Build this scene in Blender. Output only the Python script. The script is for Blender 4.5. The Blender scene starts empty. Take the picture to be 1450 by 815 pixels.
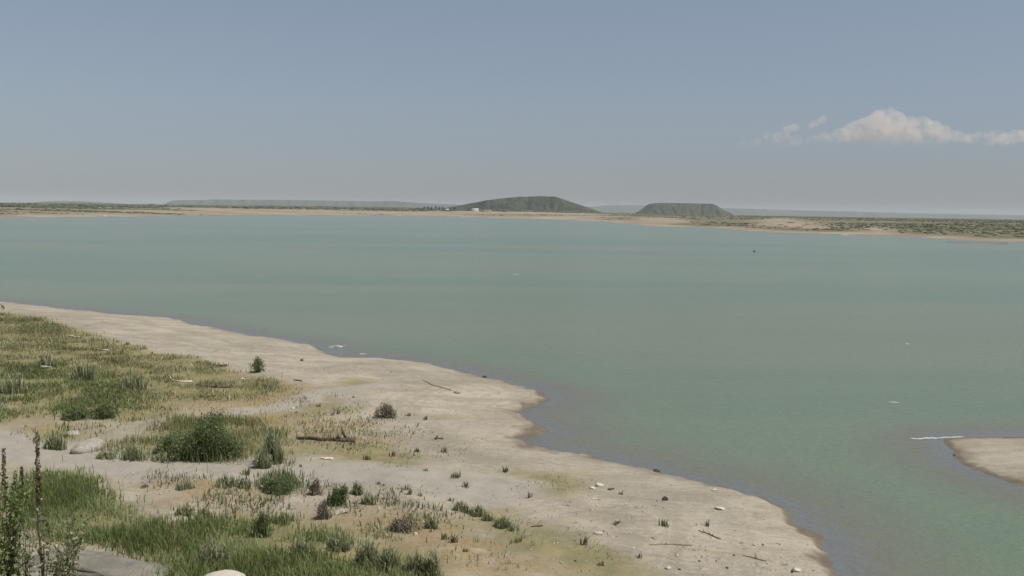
import bpy, math, random
import numpy as np
from mathutils import Matrix, Vector

rng = np.random.default_rng(7)
random.seed(7)
scene = bpy.context.scene
COL = scene.collection

# ------------------------------------------------------------------ camera model
F_PX, CX, CY = 1393.0, 725.0, 407.5          # photograph is 1450 x 815
CAM = np.array([0.0, 0.0, 14.0])
PITCH = math.atan((407.5 - 299.0) / F_PX)
ROLL = math.atan(19.5 / 1450.0)
Fv = np.array([0, math.cos(PITCH), -math.sin(PITCH)])
R0 = np.array([1.0, 0, 0])
U0 = np.array([0, math.sin(PITCH), math.cos(PITCH)])
Uv = U0 * math.cos(ROLL) - R0 * math.sin(ROLL)
Rv = R0 * math.cos(ROLL) + U0 * math.sin(ROLL)

def ray(px, py):
    return (px - CX) / F_PX * Rv - (py - CY) / F_PX * Uv + Fv

def plane_pt(px, py, z=0.0):
    d = ray(px, py)
    t = (z - CAM[2]) / d[2]
    return CAM + d * t

def far_pt(px, py, dist):
    """point on the ray at forward distance dist"""
    d = ray(px, py)
    return CAM + d * (dist / d[1])

# ------------------------------------------------------------------ numpy helpers
_tab = np.random.default_rng(3).random((256, 256))
def vnoise(x, y):
    xi = np.floor(x).astype(np.int64); yi = np.floor(y).astype(np.int64)
    fx = x - xi; fy = y - yi
    fx = fx * fx * (3 - 2 * fx); fy = fy * fy * (3 - 2 * fy)
    a = _tab[xi & 255, yi & 255]; b = _tab[(xi + 1) & 255, yi & 255]
    c = _tab[xi & 255, (yi + 1) & 255]; d = _tab[(xi + 1) & 255, (yi + 1) & 255]
    return (a * (1 - fx) + b * fx) * (1 - fy) + (c * (1 - fx) + d * fx) * fy
def fbm(x, y, o=4):
    s = 0; a = 0.5
    for k in range(o):
        s = s + a * vnoise(x * 2 ** k + 17.3 * k, y * 2 ** k + 5.1 * k); a *= 0.5
    return s / (1 - 0.5 ** o)            # 0..1, mean .5
def sstep(a, b, x):
    t = np.clip((x - a) / (b - a), 0, 1)
    return t * t * (3 - 2 * t)
def poly_sd(X, Y, P):
    """signed distance to polygon, positive inside"""
    P = np.asarray(P, float)[:, :2]
    d2 = np.full(X.shape, 1e18); inside = np.zeros(X.shape, bool)
    n = len(P)
    for i in range(n):
        ax, ay = P[i]; bx, by = P[(i + 1) % n]
        ex, ey = bx - ax, by - ay
        L = ex * ex + ey * ey
        if L < 1e-12: continue
        wx, wy = X - ax, Y - ay
        t = np.clip((wx * ex + wy * ey) / L, 0, 1)
        d2 = np.minimum(d2, (wx - t * ex) ** 2 + (wy - t * ey) ** 2)
        c = ((ay > Y) != (by > Y))
        if abs(ey) > 1e-12:
            inside ^= c & (X < ex * (Y - ay) / ey + ax)
    d = np.sqrt(d2)
    return np.where(inside, d, -d)
def line_d(X, Y, P):
    P = np.asarray(P, float)[:, :2]
    d2 = np.full(X.shape, 1e18)
    for i in range(len(P) - 1):
        ax, ay = P[i]; ex, ey = P[i + 1] - P[i]
        wx, wy = X - ax, Y - ay
        t = np.clip((wx * ex + wy * ey) / (ex * ex + ey * ey), 0, 1)
        d2 = np.minimum(d2, (wx - t * ex) ** 2 + (wy - t * ey) ** 2)
    return np.sqrt(d2)

# ------------------------------------------------------------------ shorelines
near_px = [(0,428),(50,433),(100,439),(180,446),(240,451),(262,456),(290,464),(350,474),(400,482),(440,490),(458,498),(466,504),
           (490,508),(540,507),(590,512),(640,522),(690,537),(730,546),(765,556),(786,566),(774,571),(752,576),(737,584),
           (752,593),(768,602),(778,610),(764,613),(745,616),(733,621),(757,633),(800,642),(840,650),(890,661),(930,673),(980,684),
           (1030,692),(1080,706),(1120,726),(1150,748),(1172,765),(1183,785),(1188,815),(1186,835)]
near_poly = [(-420, 300), (-200, 215), (-120, 168)] + [tuple(plane_pt(*p)[:2]) for p in near_px] + \
            [(14, 30), (40, 22), (60, 10), (60, -60), (-420, -60)]
bar_px = [(1336,623),(1343,632),(1350,643),(1369,660),(1405,674),(1450,688.5),(1500,701),(1560,711),(1700,720),(1700,617.5),(1560,617.5),(1450,618),(1390,618.5),(1355,620)]
bar_poly = [tuple(plane_pt(*p)[:2]) for p in bar_px]
far_px = [(-60,308),(0,307.5),(120,306.5),(250,305.7),(380,305.3),(500,305),(600,305.8),(660,307),(760,309.5),(850,313),(885,316.5),(925,319.5),(975,321.3),
          (1010,322),(1050,326),(1100,329),(1160,330),(1200,331.5),(1280,334),(1330,337.5),(1380,340),(1450,341.5),(1520,343)]
far_line = [tuple(plane_pt(*p)[:2]) for p in far_px]
far_poly = [(-16500, 500), (-3000, 500), (-1400, 700)] + far_line + [(700, 470), (1500, 200), (16500, 200), (16500, 17500), (-16500, 17500)]
spit_px = [(1342,342.6),(1380,343.2),(1428,344.2),(1428,345.4),(1385,344.6),(1345,343.6)]
spit_poly = [tuple(plane_pt(*p)[:2]) for p in spit_px]

# ------------------------------------------------------------------ ground sheet on a polar grid
def fine_angles():
    out = []; a = -78.0
    while a < 78.0:
        out.append(a)
        b = abs(a + 0.5)
        a += 0.115 if b < 31 else 1.2
    return np.radians(np.array(out))
ANG = fine_angles()
RAD = np.concatenate([np.geomspace(1.5, 26, 60, endpoint=False), np.geomspace(26, 160, 400, endpoint=False),
                      np.geomspace(160, 480, 45, endpoint=False), np.geomspace(480, 5000, 190, endpoint=False), np.geomspace(5000, 16000, 24)])
LOGR = np.log(RAD)
RR, AA = np.meshgrid(RAD, ANG, indexing='ij')
GX, GY = RR * np.sin(AA), RR * np.cos(AA)

def bluff(y):
    return np.interp(y, [-60, 2, 5, 9, 14, 20, 26, 31, 36, 40], [12.4, 12.3, 11.6, 10.2, 8.0, 5.5, 3.3, 1.5, -0.6, -3])

shore_wob = (fbm(GX * 0.5, GY * 0.5, 3) - 0.5) * 1.1 + (fbm(GX * 0.12 + 40, GY * 0.12, 2) - 0.5) * 1.5
sd_near0 = poly_sd(GX, GY, near_poly)
shore_wob = shore_wob + (fbm(GX * 1.9, GY * 1.9, 2) - 0.5) * 0.5 * (RR < 150)
sd_near = sd_near0 + shore_wob * sstep(60, 20, np.abs(sd_near0))
sd_bar = poly_sd(GX, GY, bar_poly) + (fbm(GX * 0.6, GY * 0.6, 3) - 0.5) * 0.5
farw = (fbm(GX * 0.02, GY * 0.02, 4) - 0.5) * 40 * sstep(300, 2500, RR)
sd_far = poly_sd(GX, GY, far_poly) + farw * 0.6
sd_spit = poly_sd(GX, GY, spit_poly)

def land_profile(sd):
    up = 0.22 * sstep(0, 0.9, sd) + 2.3 * (1 - np.exp(-np.maximum(sd, 0) / 42.0))
    return np.where(sd > 0, up, np.maximum(-0.075 * -sd, -4.0))
Znear = land_profile(sd_near)
hum = (fbm(GX * 0.22, GY * 0.22, 3) - 0.5) * 0.55 + (fbm(GX * 0.9, GY * 0.9, 3) - 0.5) * 0.20
Znear = Znear + np.where(sd_near > 0, hum * sstep(1.0, 14, sd_near), 0)
Zb = bluff(GY) + (fbm(GX * 0.35, GY * 0.35, 3) - 0.5) * 0.7 * sstep(36, 22, GY)
Znear = np.where(GY < 40, np.maximum(Znear, Zb), Znear)
Zbar = np.where(sd_bar > 0, 0.42 * (1 - np.exp(-sd_bar / 3.0)), np.maximum(0.09 * sd_bar, -4))
PXc = CX + F_PX * GX / np.maximum(GY, 1.0)
amp = np.interp(PXc, [-400, 0, 250, 450, 620, 760, 880, 1000, 1200, 1450, 1900], [15, 14.5, 17, 20, 20, 17, 11, 8.5, 7.0, 5.5, 5])
wid = np.interp(PXc, [0, 300, 620, 880, 1450], [420, 560, 620, 420, 330])
up = amp * (1 - np.exp(-np.maximum(sd_far, 0) / wid)) + (fbm(GX * 0.006, GY * 0.006, 4) - 0.5) * 5 * sstep(30, 500, sd_far)
Zfar = np.where(sd_far > 0, 0.35 * sstep(0, 12, sd_far) + up, np.maximum(0.03 * sd_far, -4))
Zspit = np.where(sd_spit > 0, 0.35, np.maximum(0.05 * sd_spit, -4))
GZ = np.maximum.reduce([Znear, Zbar, Zfar, Zspit])

def H(x, y):
    """terrain height by bilinear lookup"""
    x = np.asarray(x, float); y = np.asarray(y, float)
    lr = np.log(np.maximum(np.hypot(x, y), 1.6)); an = np.arctan2(x, y)
    i = np.clip(np.searchsorted(LOGR, lr) - 1, 0, len(RAD) - 2)
    j = np.clip(np.searchsorted(ANG, an) - 1, 0, len(ANG) - 2)
    u = np.clip((lr - LOGR[i]) / (LOGR[i + 1] - LOGR[i]), 0, 1)
    v = np.clip((an - ANG[j]) / (ANG[j + 1] - ANG[j]), 0, 1)
    return (GZ[i, j] * (1 - u) + GZ[i + 1, j] * u) * (1 - v) + (GZ[i, j + 1] * (1 - u) + GZ[i + 1, j + 1] * u) * v

_T = np.geomspace(6, 14000, 9000)
def at(px, py):
    """where the sight line through a pixel first meets the ground"""
    d = ray(px, py); d = d / np.linalg.norm(d)
    P = CAM[None] + _T[:, None] * d[None]
    h = H(P[:, 0], P[:, 1])
    k = np.argmax(P[:, 2] < np.maximum(h, 0.0))
    p = P[k].copy(); p[2] = max(h[k], 0.0)
    return p
def px_m(p):
    return np.dot(p - CAM, Fv) / F_PX      # metres per photo pixel at p

# ------------------------------------------------------------------ mesh builder
class MB:
    def __init__(s): s.v = []; s.q = []; s.t = []; s.tint = []; s.n = 0
    def add(s, v, q=None, t=None, tint=0.5):
        v = np.asarray(v, float).reshape(-1, 3)
        s.v.append(v)
        if q is not None and len(q): s.q.append(np.asarray(q, np.int64).reshape(-1, 4) + s.n)
        if t is not None and len(t): s.t.append(np.asarray(t, np.int64).reshape(-1, 3) + s.n)
        s.tint.append(np.broadcast_to(np.asarray(tint, float), (len(v),)).copy())
        s.n += len(v); return s
    def mesh(s, name, mat, smooth=False):
        v = np.concatenate(s.v)
        q = np.concatenate(s.q) if s.q else np.zeros((0, 4), np.int64)
        t = np.concatenate(s.t) if s.t else np.zeros((0, 3), np.int64)
        me = bpy.data.meshes.new(name)
        me.vertices.add(len(v)); me.vertices.foreach_set('co', v.astype(np.float32).ravel())
        loops = np.concatenate([q.ravel(), t.ravel()]).astype(np.int32)
        me.loops.add(len(loops)); me.loops.foreach_set('vertex_index', loops)
        npoly = len(q) + len(t)
        me.polygons.add(npoly)
        st = np.concatenate([np.arange(len(q)) * 4, len(q) * 4 + np.arange(len(t)) * 3]).astype(np.int32)
        me.polygons.foreach_set('loop_start', st)
        if smooth: me.polygons.foreach_set('use_smooth', np.ones(npoly, bool))
        a = me.attributes.new('tint', 'FLOAT', 'POINT')
        a.data.foreach_set('value', np.concatenate(s.tint).astype(np.float32))
        me.update(calc_edges=True); me.validate()
        me.materials.append(mat)
        return me
    def build(s, name, mat, parent=None, smooth=False, loc=None):
        o = bpy.data.objects.new(name, s.mesh(name, mat, smooth)); COL.objects.link(o)
        if parent: o.parent = parent
        if loc is not None: o.location = loc
        return o

def tag(o, label=None, cat=None, group=None, kind=None):
    if label: o['label'] = label
    if cat: o['category'] = cat
    if group: o['group'] = group
    if kind: o['kind'] = kind
    return o
def empty(name, loc, label, cat, group=None, rz=0.0):
    o = bpy.data.objects.new(name, None); COL.objects.link(o)
    o.empty_display_size = 0.2
    o.location = loc; o.rotation_euler = (0, 0, rz)
    return tag(o, label, cat, group)

# ------------------------------------------------------------------ materials
def s2l(c):
    return tuple((x / 12.92 if x <= 0.04045 else ((x + 0.055) / 1.055) ** 2.4) for x in [k / 255 for k in c])
class NT:
    def __init__(s, name):
        s.m = bpy.data.materials.new(name); s.m.use_nodes = True
        s.t = s.m.node_tree; s.t.nodes.clear()
        s.out = s.n('ShaderNodeOutputMaterial')
    def n(s, k, **kw):
        o = s.t.nodes.new(k)
        for a, b in kw.items(): setattr(o, a, b)
        return o
    def l(s, a, b): s.t.links.new(a, b)
    def set(s, sock, v):
        if isinstance(v, bpy.types.NodeSocket): s.l(v, sock)
        elif isinstance(v, tuple) and len(v) == 3 and sock.type == 'RGBA': sock.default_value = (*v, 1)
        else: sock.default_value = v
    def mix(s, f, a, b, mode='MIX'):
        o = s.n('ShaderNodeMix', data_type='RGBA', blend_type=mode)
        s.set(o.inputs[0], f); s.set(o.inputs[6], a); s.set(o.inputs[7], b); return o.outputs[2]
    def math(s, op, a, b=0.0, clamp=False):
        o = s.n('ShaderNodeMath', operation=op, use_clamp=clamp)
        s.set(o.inputs[0], a); s.set(o.inputs[1], b); return o.outputs[0]
    def rng(s, x, a, b, c=0.0, d=1.0):
        o = s.n('ShaderNodeMapRange', interpolation_type='SMOOTHSTEP')
        s.set(o.inputs[0], x); s.set(o.inputs[1], a); s.set(o.inputs[2], b); s.set(o.inputs[3], c); s.set(o.inputs[4], d); return o.outputs[0]
    def coord(s, scale=(1, 1, 1)):
        if not hasattr(s, 'tc'): s.tc = s.n('ShaderNodeTexCoord')
        mp = s.n('ShaderNodeMapping'); s.l(s.tc.outputs['Object'], mp.inputs[0]); mp.inputs[3].default_value = scale
        return mp.outputs[0]
    def noise(s, scale, detail=4, rough=0.55, vec=None, dist=0.0):
        o = s.n('ShaderNodeTexNoise')
        s.l(vec if vec is not None else s.coord(), o.inputs['Vector'])
        o.inputs['Scale'].default_value = scale; o.inputs['Detail'].default_value = detail; o.inputs['Roughness'].default_value = rough
        o.inputs['Distortion'].default_value = dist
        return o.outputs['Fac']
    def attr(s, name):
        return s.n('ShaderNodeAttribute', attribute_name=name).outputs['Fac']
    def bump(s, h, strength=0.5, dist=0.1):
        o = s.n('ShaderNodeBump'); o.inputs['Strength'].default_value = strength; o.inputs['Distance'].default_value = dist
        s.l(h, o.inputs['Height']); return o.outputs[0]
    def principled(s, col, rough=0.9, normal=None, spec=0.2):
        p = s.n('ShaderNodeBsdfPrincipled'); s.set(p.inputs['Base Color'], col); s.set(p.inputs['Roughness'], rough)
        p.inputs['Specular IOR Level'].default_value = spec
        if normal is not None: s.l(normal, p.inputs['Normal'])
        return p.outputs[0]
    def done(s, sh, vol=None):
        s.l(sh, s.out.inputs['Surface']); return s.m

def leaf_mat(name, dark, mid, light, trans=0.25):
    k = NT(name)
    t = k.attr('tint')
    c = k.mix(k.rng(t, 0.0, 0.55), dark, mid)
    c = k.mix(k.rng(t, 0.55, 1.0), c, light)
    d = k.principled(c, 0.75, spec=0.25)
    tr = k.n('ShaderNodeBsdfTranslucent'); k.l(c, tr.inputs['Color'])
    mx = k.n('ShaderNodeMixShader'); mx.inputs[0].default_value = trans
    k.l(d, mx.inputs[1]); k.l(tr.outputs[0], mx.inputs[2])
    return k.done(mx.outputs[0])
def plain_mat(name, a, b, scale=6.0, rough=0.9, bump=0.4, bd=0.03):
    k = NT(name)
    n1 = k.noise(scale, 5, 0.6); n2 = k.noise(scale * 5, 3, 0.6)
    c = k.mix(k.rng(n1, 0.3, 0.7), a, b)
    c = k.mix(k.rng(n2, 0.55, 0.8, 0, 0.5), c, tuple(x * 0.6 for x in a))
    return k.done(k.principled(c, rough, k.bump(k.math('ADD', n1, k.math('MULTIPLY', n2, 0.5)), bump, bd)))

M = {}
M['green_grass'] = leaf_mat('green_grass_blades', (0.125, 0.165, 0.055), (0.205, 0.265, 0.095), (0.38, 0.40, 0.21), 0.5)
M['olive_grass'] = leaf_mat('olive_grass_blades', (0.20, 0.19, 0.085), (0.31, 0.29, 0.14), (0.42, 0.38, 0.23), 0.5)
M['dry_grass'] = leaf_mat('dry_grass_blades', (0.17, 0.14, 0.08), (0.28, 0.235, 0.15), (0.44, 0.38, 0.27), 0.35)
M['shrub'] = leaf_mat('shrub_leaves', (0.085, 0.118, 0.045), (0.155, 0.20, 0.08), (0.25, 0.28, 0.14), 0.35)
M['weed'] = leaf_mat('weed_leaves', (0.085, 0.10, 0.046), (0.19, 0.215, 0.10), (0.52, 0.51, 0.35), 0.35)  # pale stalk colour; dark-to-pale range also paints in highlights and shadows
M['dry_twig'] = leaf_mat('dry_twigs', (0.13, 0.108, 0.082), (0.215, 0.185, 0.142), (0.33, 0.29, 0.23), 0.1)
M['scrub'] = leaf_mat('distant_scrub_leaves', (0.060, 0.066, 0.034), (0.095, 0.098, 0.053), (0.14, 0.138, 0.078), 0.1)
M['stem'] = plain_mat('plant_stem_bark', (0.10, 0.085, 0.05), (0.16, 0.14, 0.085), 20, 0.9, 0.3, 0.01)
M['seed'] = leaf_mat('dry_seed_heads', (0.055, 0.038, 0.024), (0.115, 0.08, 0.05), (0.34, 0.29, 0.20), 0.05)
M['stone'] = plain_mat('grey_stone', (0.25, 0.23, 0.195), (0.36, 0.335, 0.29), 5, 0.95, 0.6, 0.05)
M['dark_stone'] = plain_mat('dark_wet_stone', (0.055, 0.048, 0.04), (0.10, 0.088, 0.072), 5, 0.8, 0.6, 0.05)
M['pale_stone'] = plain_mat('pale_limestone', (0.40, 0.365, 0.30), (0.50, 0.46, 0.39), 4, 0.95, 0.5, 0.04)
M['slab'] = plain_mat('weathered_slab_rock', (0.135, 0.125, 0.105), (0.20, 0.185, 0.155), 1.6, 0.95, 0.7, 0.12)
M['dark_wood'] = plain_mat('dark_driftwood', (0.055, 0.042, 0.03), (0.11, 0.085, 0.06), 9, 0.9, 0.6, 0.03)
M['pale_wood'] = plain_mat('bleached_driftwood', (0.50, 0.44, 0.35), (0.62, 0.56, 0.46), 9, 0.9, 0.5, 0.03)
M['grey_wood'] = plain_mat('grey_driftwood', (0.19, 0.165, 0.13), (0.28, 0.245, 0.195), 9, 0.9, 0.5, 0.03)
M['white_paint'] = plain_mat('white_painted_wall', (0.74, 0.73, 0.70), (0.80, 0.79, 0.77), 0.5, 0.8, 0.1, 0.02)
M['cream_wall'] = plain_mat('sandy_block_wall', (0.40, 0.33, 0.25), (0.46, 0.39, 0.30), 0.5, 0.9, 0.1, 0.02)
M['roof'] = plain_mat('sheet_roof', (0.66, 0.65, 0.63), (0.74, 0.73, 0.71), 0.6, 0.6, 0.1, 0.02)
M['dark_pane'] = plain_mat('dark_window_pane', (0.03, 0.035, 0.04), (0.05, 0.055, 0.06), 0.5, 0.3, 0.0, 0.01)
M['steel'] = plain_mat('dull_steel', (0.16, 0.16, 0.16), (0.24, 0.24, 0.24), 3, 0.6, 0.1, 0.01)
M['feather'] = plain_mat('white_feathers', (0.72, 0.72, 0.70), (0.82, 0.82, 0.80), 12, 0.8, 0.2, 0.01)
M['dark_feather'] = plain_mat('grey_wing_tips', (0.10, 0.10, 0.10), (0.16, 0.16, 0.16), 12, 0.8, 0.2, 0.01)
M['beak'] = plain_mat('yellow_beak', (0.45, 0.28, 0.05), (0.5, 0.33, 0.08), 12, 0.5, 0.1, 0.01)
M['float'] = plain_mat('dark_float_plastic', (0.02, 0.02, 0.022), (0.04, 0.04, 0.042), 4, 0.5, 0.1, 0.01)

# ------------------------------------------------------------------ ground masks (world polygons from sight lines)
def wpoly(pts): return [tuple(at(*p)[:2]) for p in pts]
NEAR = RR < 420
nx, ny = GX[NEAR], GY[NEAR]
wob = (fbm(nx * 0.28, ny * 0.28, 4) - 0.5) * 5.0 + (fbm(nx * 1.3, ny * 1.3, 3) - 0.5) * 1.6
def mask(pts, soft=1.6, grow=0.0):
    sd = poly_sd(nx, ny, wpoly(pts)) + wob * 0.6 + grow
    return sstep(-soft, soft, sd)
GREEN_PX = {
    'hillside': [(-30,440),(60,449),(120,470),(205,494),(300,512),(395,541),(400,556),(330,566),(250,572),(240,588),(170,600),(100,594),(-30,604)],
    'left_strip': [(40,610),(105,596),(100,630),(60,638)],
    'shrub_belt': [(130,640),(190,618),(250,590),(330,592),(400,600),(425,640),(410,662),(300,656),(190,652)],
    'near_left': [(60,672),(115,668),(150,690),(190,722),(240,745),(262,770),(235,812),(150,776),(70,766),(20,740),(10,690)],
    'near_mid': [(245,745),(290,735),(330,726),(400,735),(470,752),(520,775),(600,795),(640,830),(235,830)],
    'near_bush': [(365,672),(420,672),(425,694),(375,696)],
    'mat_a': [(408,566),(470,560),(480,580),(430,588)],
    'mat_b': [(420,640),(520,630),(590,645),(585,662),(480,658)],
    'mat_c': [(745,672),(800,672),(828,690),(800,700),(760,690)],
    'mat_d': [(700,742),(800,748),(860,770),(930,812),(850,820),(780,790),(700,770)],
    'mat_e': [(480,538),(535,535),(530,548),(470,550)],
    'mat_f': [(640,708),(720,724),(735,750),(680,740)],
}
DRY_PX = [
    [(140,500),(250,515),(390,538),(440,548),(420,600),(330,600),(250,575),(150,540)],
    [(420,590),(520,600),(540,640),(430,630)],
    [(440,730),(560,720),(690,745),(790,790),(800,830),(640,830),(560,790),(470,760)],
    [(220,668),(340,672),(350,715),(240,705)],
    [(0,590),(120,600),(110,615),(0,618)],
]
g = np.zeros(nx.shape)
for k, p in GREEN_PX.items():
    w = 1.0 if not k.startswith('mat') else 0.9
    g = np.maximum(g, mask(p) * w)
dr = np.zeros(nx.shape)
for p in DRY_PX: dr = np.maximum(dr, mask(p, 2.4))
road_line = [at(*p)[:2] for p in [(-60,622),(0,632),(60,640),(150,652),(250,661),(400,667),(500,671),(600,680),(700,694)]]
rd = line_d(nx, ny, road_line) + (fbm(nx * 0.5, ny * 0.5, 3) - 0.5) * 1.6
road = sstep(3.2, 1.5, rd)
track = [at(*p)[:2] for p in [(330,585),(400,578),(450,556),(500,549),(560,545)]]
road = np.maximum(road, 0.8 * sstep(1.5, 0.5, line_d(nx, ny, track) + (fbm(nx, ny, 3) - 0.5) * 0.8))
snear = np.maximum(sd_near, sd_bar)[NEAR]
wet = sstep(1.7, 0.2, snear + (fbm(nx * 0.35, ny * 0.35, 4) - 0.5) * 3.0)
wet = np.maximum(wet * 0.55, sstep(1.05, 0.35, snear + (fbm(nx * 0.9 + 5, ny * 0.9, 3) - 0.5) * 1.4))
spots = sstep(0.62, 0.75, fbm(nx * 0.09 + 9, ny * 0.09, 3)) * sstep(8, 20, snear) * 0.35
def full(a):
    o = np.zeros(RR.shape); o[NEAR] = a; return o
A_green = full(np.clip(np.maximum(g, spots) * (1 - road), 0, 1)); A_dry = full(dr * (1 - road)); A_road = full(road); A_wet = full(wet)
A_green = np.maximum(A_green, np.where(GY < 27, sstep(0.4, 0.6, fbm(GX * 0.3, GY * 0.3, 3)) * 0.8 * (GX < 20), 0))
TAN = [[tuple(plane_pt(x, y, z_)[:2]) for x, y in P_] for z_, P_ in ((6, [(1068,310),(1110,309),(1180,314.5),(1182,317.5),(1120,316),(1060,313.5)]), (3.5, [(1200,322),(1240,319.5),(1290,325),(1284,329.5),(1205,327)]), (6.5, [(900,306.5),(960,307.5),(985,310.5),(940,311),(890,309)]))]
belt = fbm(GX * 0.0022 + 3, GY * 0.0075 + 8, 4)
leftgreen = sstep(330, 100, PXc) * 0.16 + sstep(820, 960, PXc) * 0.24
A_scrub = np.where(sd_far > 0, np.clip(sstep(0.44, 0.58, belt + leftgreen - 0.10 + 0.22 * sstep(250, 800, sd_far)) * sstep(15, np.where(PXc > 850, 45, 90), sd_far) + sstep(600, 1100, sd_far) * 0.9 + sstep(850, 1000, PXc) * 0.25 * sstep(20, 70, sd_far), 0, 1), 0)
A_wet = np.maximum(A_wet, np.where(sd_spit > -4, 1.0, 0.0))
tan = np.zeros(RR.shape)
for P_ in TAN:
    tan = np.maximum(tan, sstep(-15, 25, poly_sd(GX, GY, P_) + (fbm(GX * .02, GY * .02, 3) - .5) * 60))
A_scrub = np.maximum(A_scrub, .85 * sstep(840, 950, PXc) * sstep(10, 40, sd_far))
A_scrub = np.maximum(A_scrub, .6 * sstep(200, 90, PXc) * sstep(40, 120, sd_far))
A_scrub = np.maximum(A_scrub, .9 * ((PXc > 270) & (PXc < 650)) * sstep(-12, -2, sd_far) * sstep(16, 8, sd_far)) * (1 - tan)
A_far = np.where(sd_far > -40, 1.0, 0.0)
A_strand = np.where(sd_far > -40, sd_far, 0.0)

g_mb = MB()
nr, na = RR.shape
idx = np.arange(nr * na).reshape(nr, na)
quads = np.stack([idx[:-1, :-1], idx[:-1, 1:], idx[1:, 1:], idx[1:, :-1]], -1).reshape(-1, 4)[:, ::-1]
g_mb.add(np.stack([GX, GY, GZ], -1), quads)

def ground_material():
    k = NT('lakeshore_ground')
    big = k.noise(0.12, 5, 0.6); mid = k.noise(0.9, 6, 0.65); fin = k.noise(7.0, 5, 0.7); grit = k.noise(28.0, 3, 0.7)
    streak = k.noise(0.5, 5, 0.6, k.coord((0.35, 1.2, 1.0)))
    c = k.mix(k.rng(big, 0.35, 0.65), (0.378, 0.335, 0.262), (0.315, 0.282, 0.224))
    c = k.mix(k.rng(streak, 0.44, 0.66, 0, 0.6), c, (0.235, 0.205, 0.160))
    c = k.mix(k.rng(k.math('ADD', fin, k.math('MULTIPLY', big, 0.5)), 0.74, 0.98, 0, 0.75), c, (0.185, 0.162, 0.125))
    c = k.mix(k.rng(grit, 0.58, 0.72, 0, 0.6), c, (0.45, 0.41, 0.34))
    cv = k.n('ShaderNodeCombineXYZ'); k.l(k.attr('shore'), cv.inputs[0])
    lx = k.n('ShaderNodeSeparateXYZ'); k.l(k.coord(), lx.inputs[0]); k.l(k.math('MULTIPLY', lx.outputs[0], 0.06), cv.inputs[1]); k.l(k.math('MULTIPLY', lx.outputs[1], 0.06), cv.inputs[2])
    band = k.noise(0.55, 5, 0.7, cv.outputs[0], 0.35)
    c = k.mix(k.rng(band, 0.50, 0.62, 0, 0.42), c, (0.215, 0.190, 0.145))
    c = k.mix(k.rng(band, 0.42, 0.33, 0, 0.35), c, (0.43, 0.385, 0.305))
    pat = k.noise(0.33, 6, 0.7, k.coord((0.5, 1.5, 1.0)))
    c = k.mix(k.rng(pat, 0.54, 0.68, 0, 0.5), c, (0.235, 0.215, 0.135))
    mot = k.noise(2.6, 6, 0.75, k.coord((0.6, 1.3, 1.0)))
    c = k.mix(k.rng(mot, 0.50, 0.66, 0, 0.55), c, (0.20, 0.175, 0.135))
    c = k.mix(k.rng(mot, 0.46, 0.34, 0, 0.4), c, (0.44, 0.395, 0.32))
    dry = k.math('MULTIPLY', k.attr('dry'), k.rng(k.math('ADD', mid, k.math('MULTIPLY', streak, 0.6)), 0.45, 0.85))
    c = k.mix(dry, c, k.mix(k.rng(fin, 0.35, 0.65), (0.205, 0.152, 0.080), (0.29, 0.228, 0.132)))
    gm = k.math('MULTIPLY', k.attr('green'), k.rng(k.math('ADD', mid, k.math('MULTIPLY', fin, 0.6)), 0.35, 0.85, 0.40, 1.0))
    c = k.mix(gm, c, k.mix(k.rng(mid, 0.35, 0.65), (0.145, 0.142, 0.062), (0.235, 0.202, 0.102)))
    c = k.mix(k.math('MULTIPLY', k.attr('road'), 0.85), c, k.mix(k.rng(mid, 0.3, 0.7), (0.275, 0.255, 0.215), (0.32, 0.297, 0.252)))
    c = k.mix(k.math('MULTIPLY', k.attr('wet'), 0.85), c, k.mix(k.rng(mid, 0.35, 0.65), (0.092, 0.068, 0.045), (0.14, 0.106, 0.072)))
    # far shore
    fb = k.noise(0.010, 6, 0.65, k.coord((0.45, 1.6, 1.0))); fs = k.noise(0.05, 4, 0.6)
    fc = k.mix(k.rng(fb, 0.36, 0.62), (0.30, 0.255, 0.185), (0.195, 0.152, 0.112))
    fc = k.mix(k.rng(fs, 0.5, 0.75, 0, 0.5), fc, (0.345, 0.30, 0.225))
    sg = k.math('MULTIPLY', k.attr('scrub'), k.rng(fs, 0.25, 0.6, 0.55, 1.0))
    fc = k.mix(sg, fc, k.mix(k.rng(fb, 0.4, 0.6), (0.085, 0.085, 0.045), (0.14, 0.13, 0.070)))
    c = k.mix(k.attr('far'), c, fc)
    h = k.math('ADD', k.math('MULTIPLY', mid, 0.5), k.math('ADD', k.math('MULTIPLY', fin, 0.3), k.math('MULTIPLY', grit, 0.12)))
    rough = k.rng(k.attr('wet'), 0.2, 1.0, 0.95, 0.55)
    return k.done(k.principled(c, rough, k.bump(h, 0.7, 0.22), 0.2))
ground = g_mb.build('ground', ground_material(), smooth=True)
tag(ground, kind='structure')
for nm, arr in (('green', A_green), ('dry', A_dry), ('road', A_road), ('wet', A_wet), ('far', A_far), ('scrub', A_scrub), ('shore', np.clip(sd_near, -5, 80))):
    a = ground.data.attributes.new(nm, 'FLOAT', 'POINT'); a.data.foreach_set('value', arr.astype(np.float32).ravel())

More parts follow.
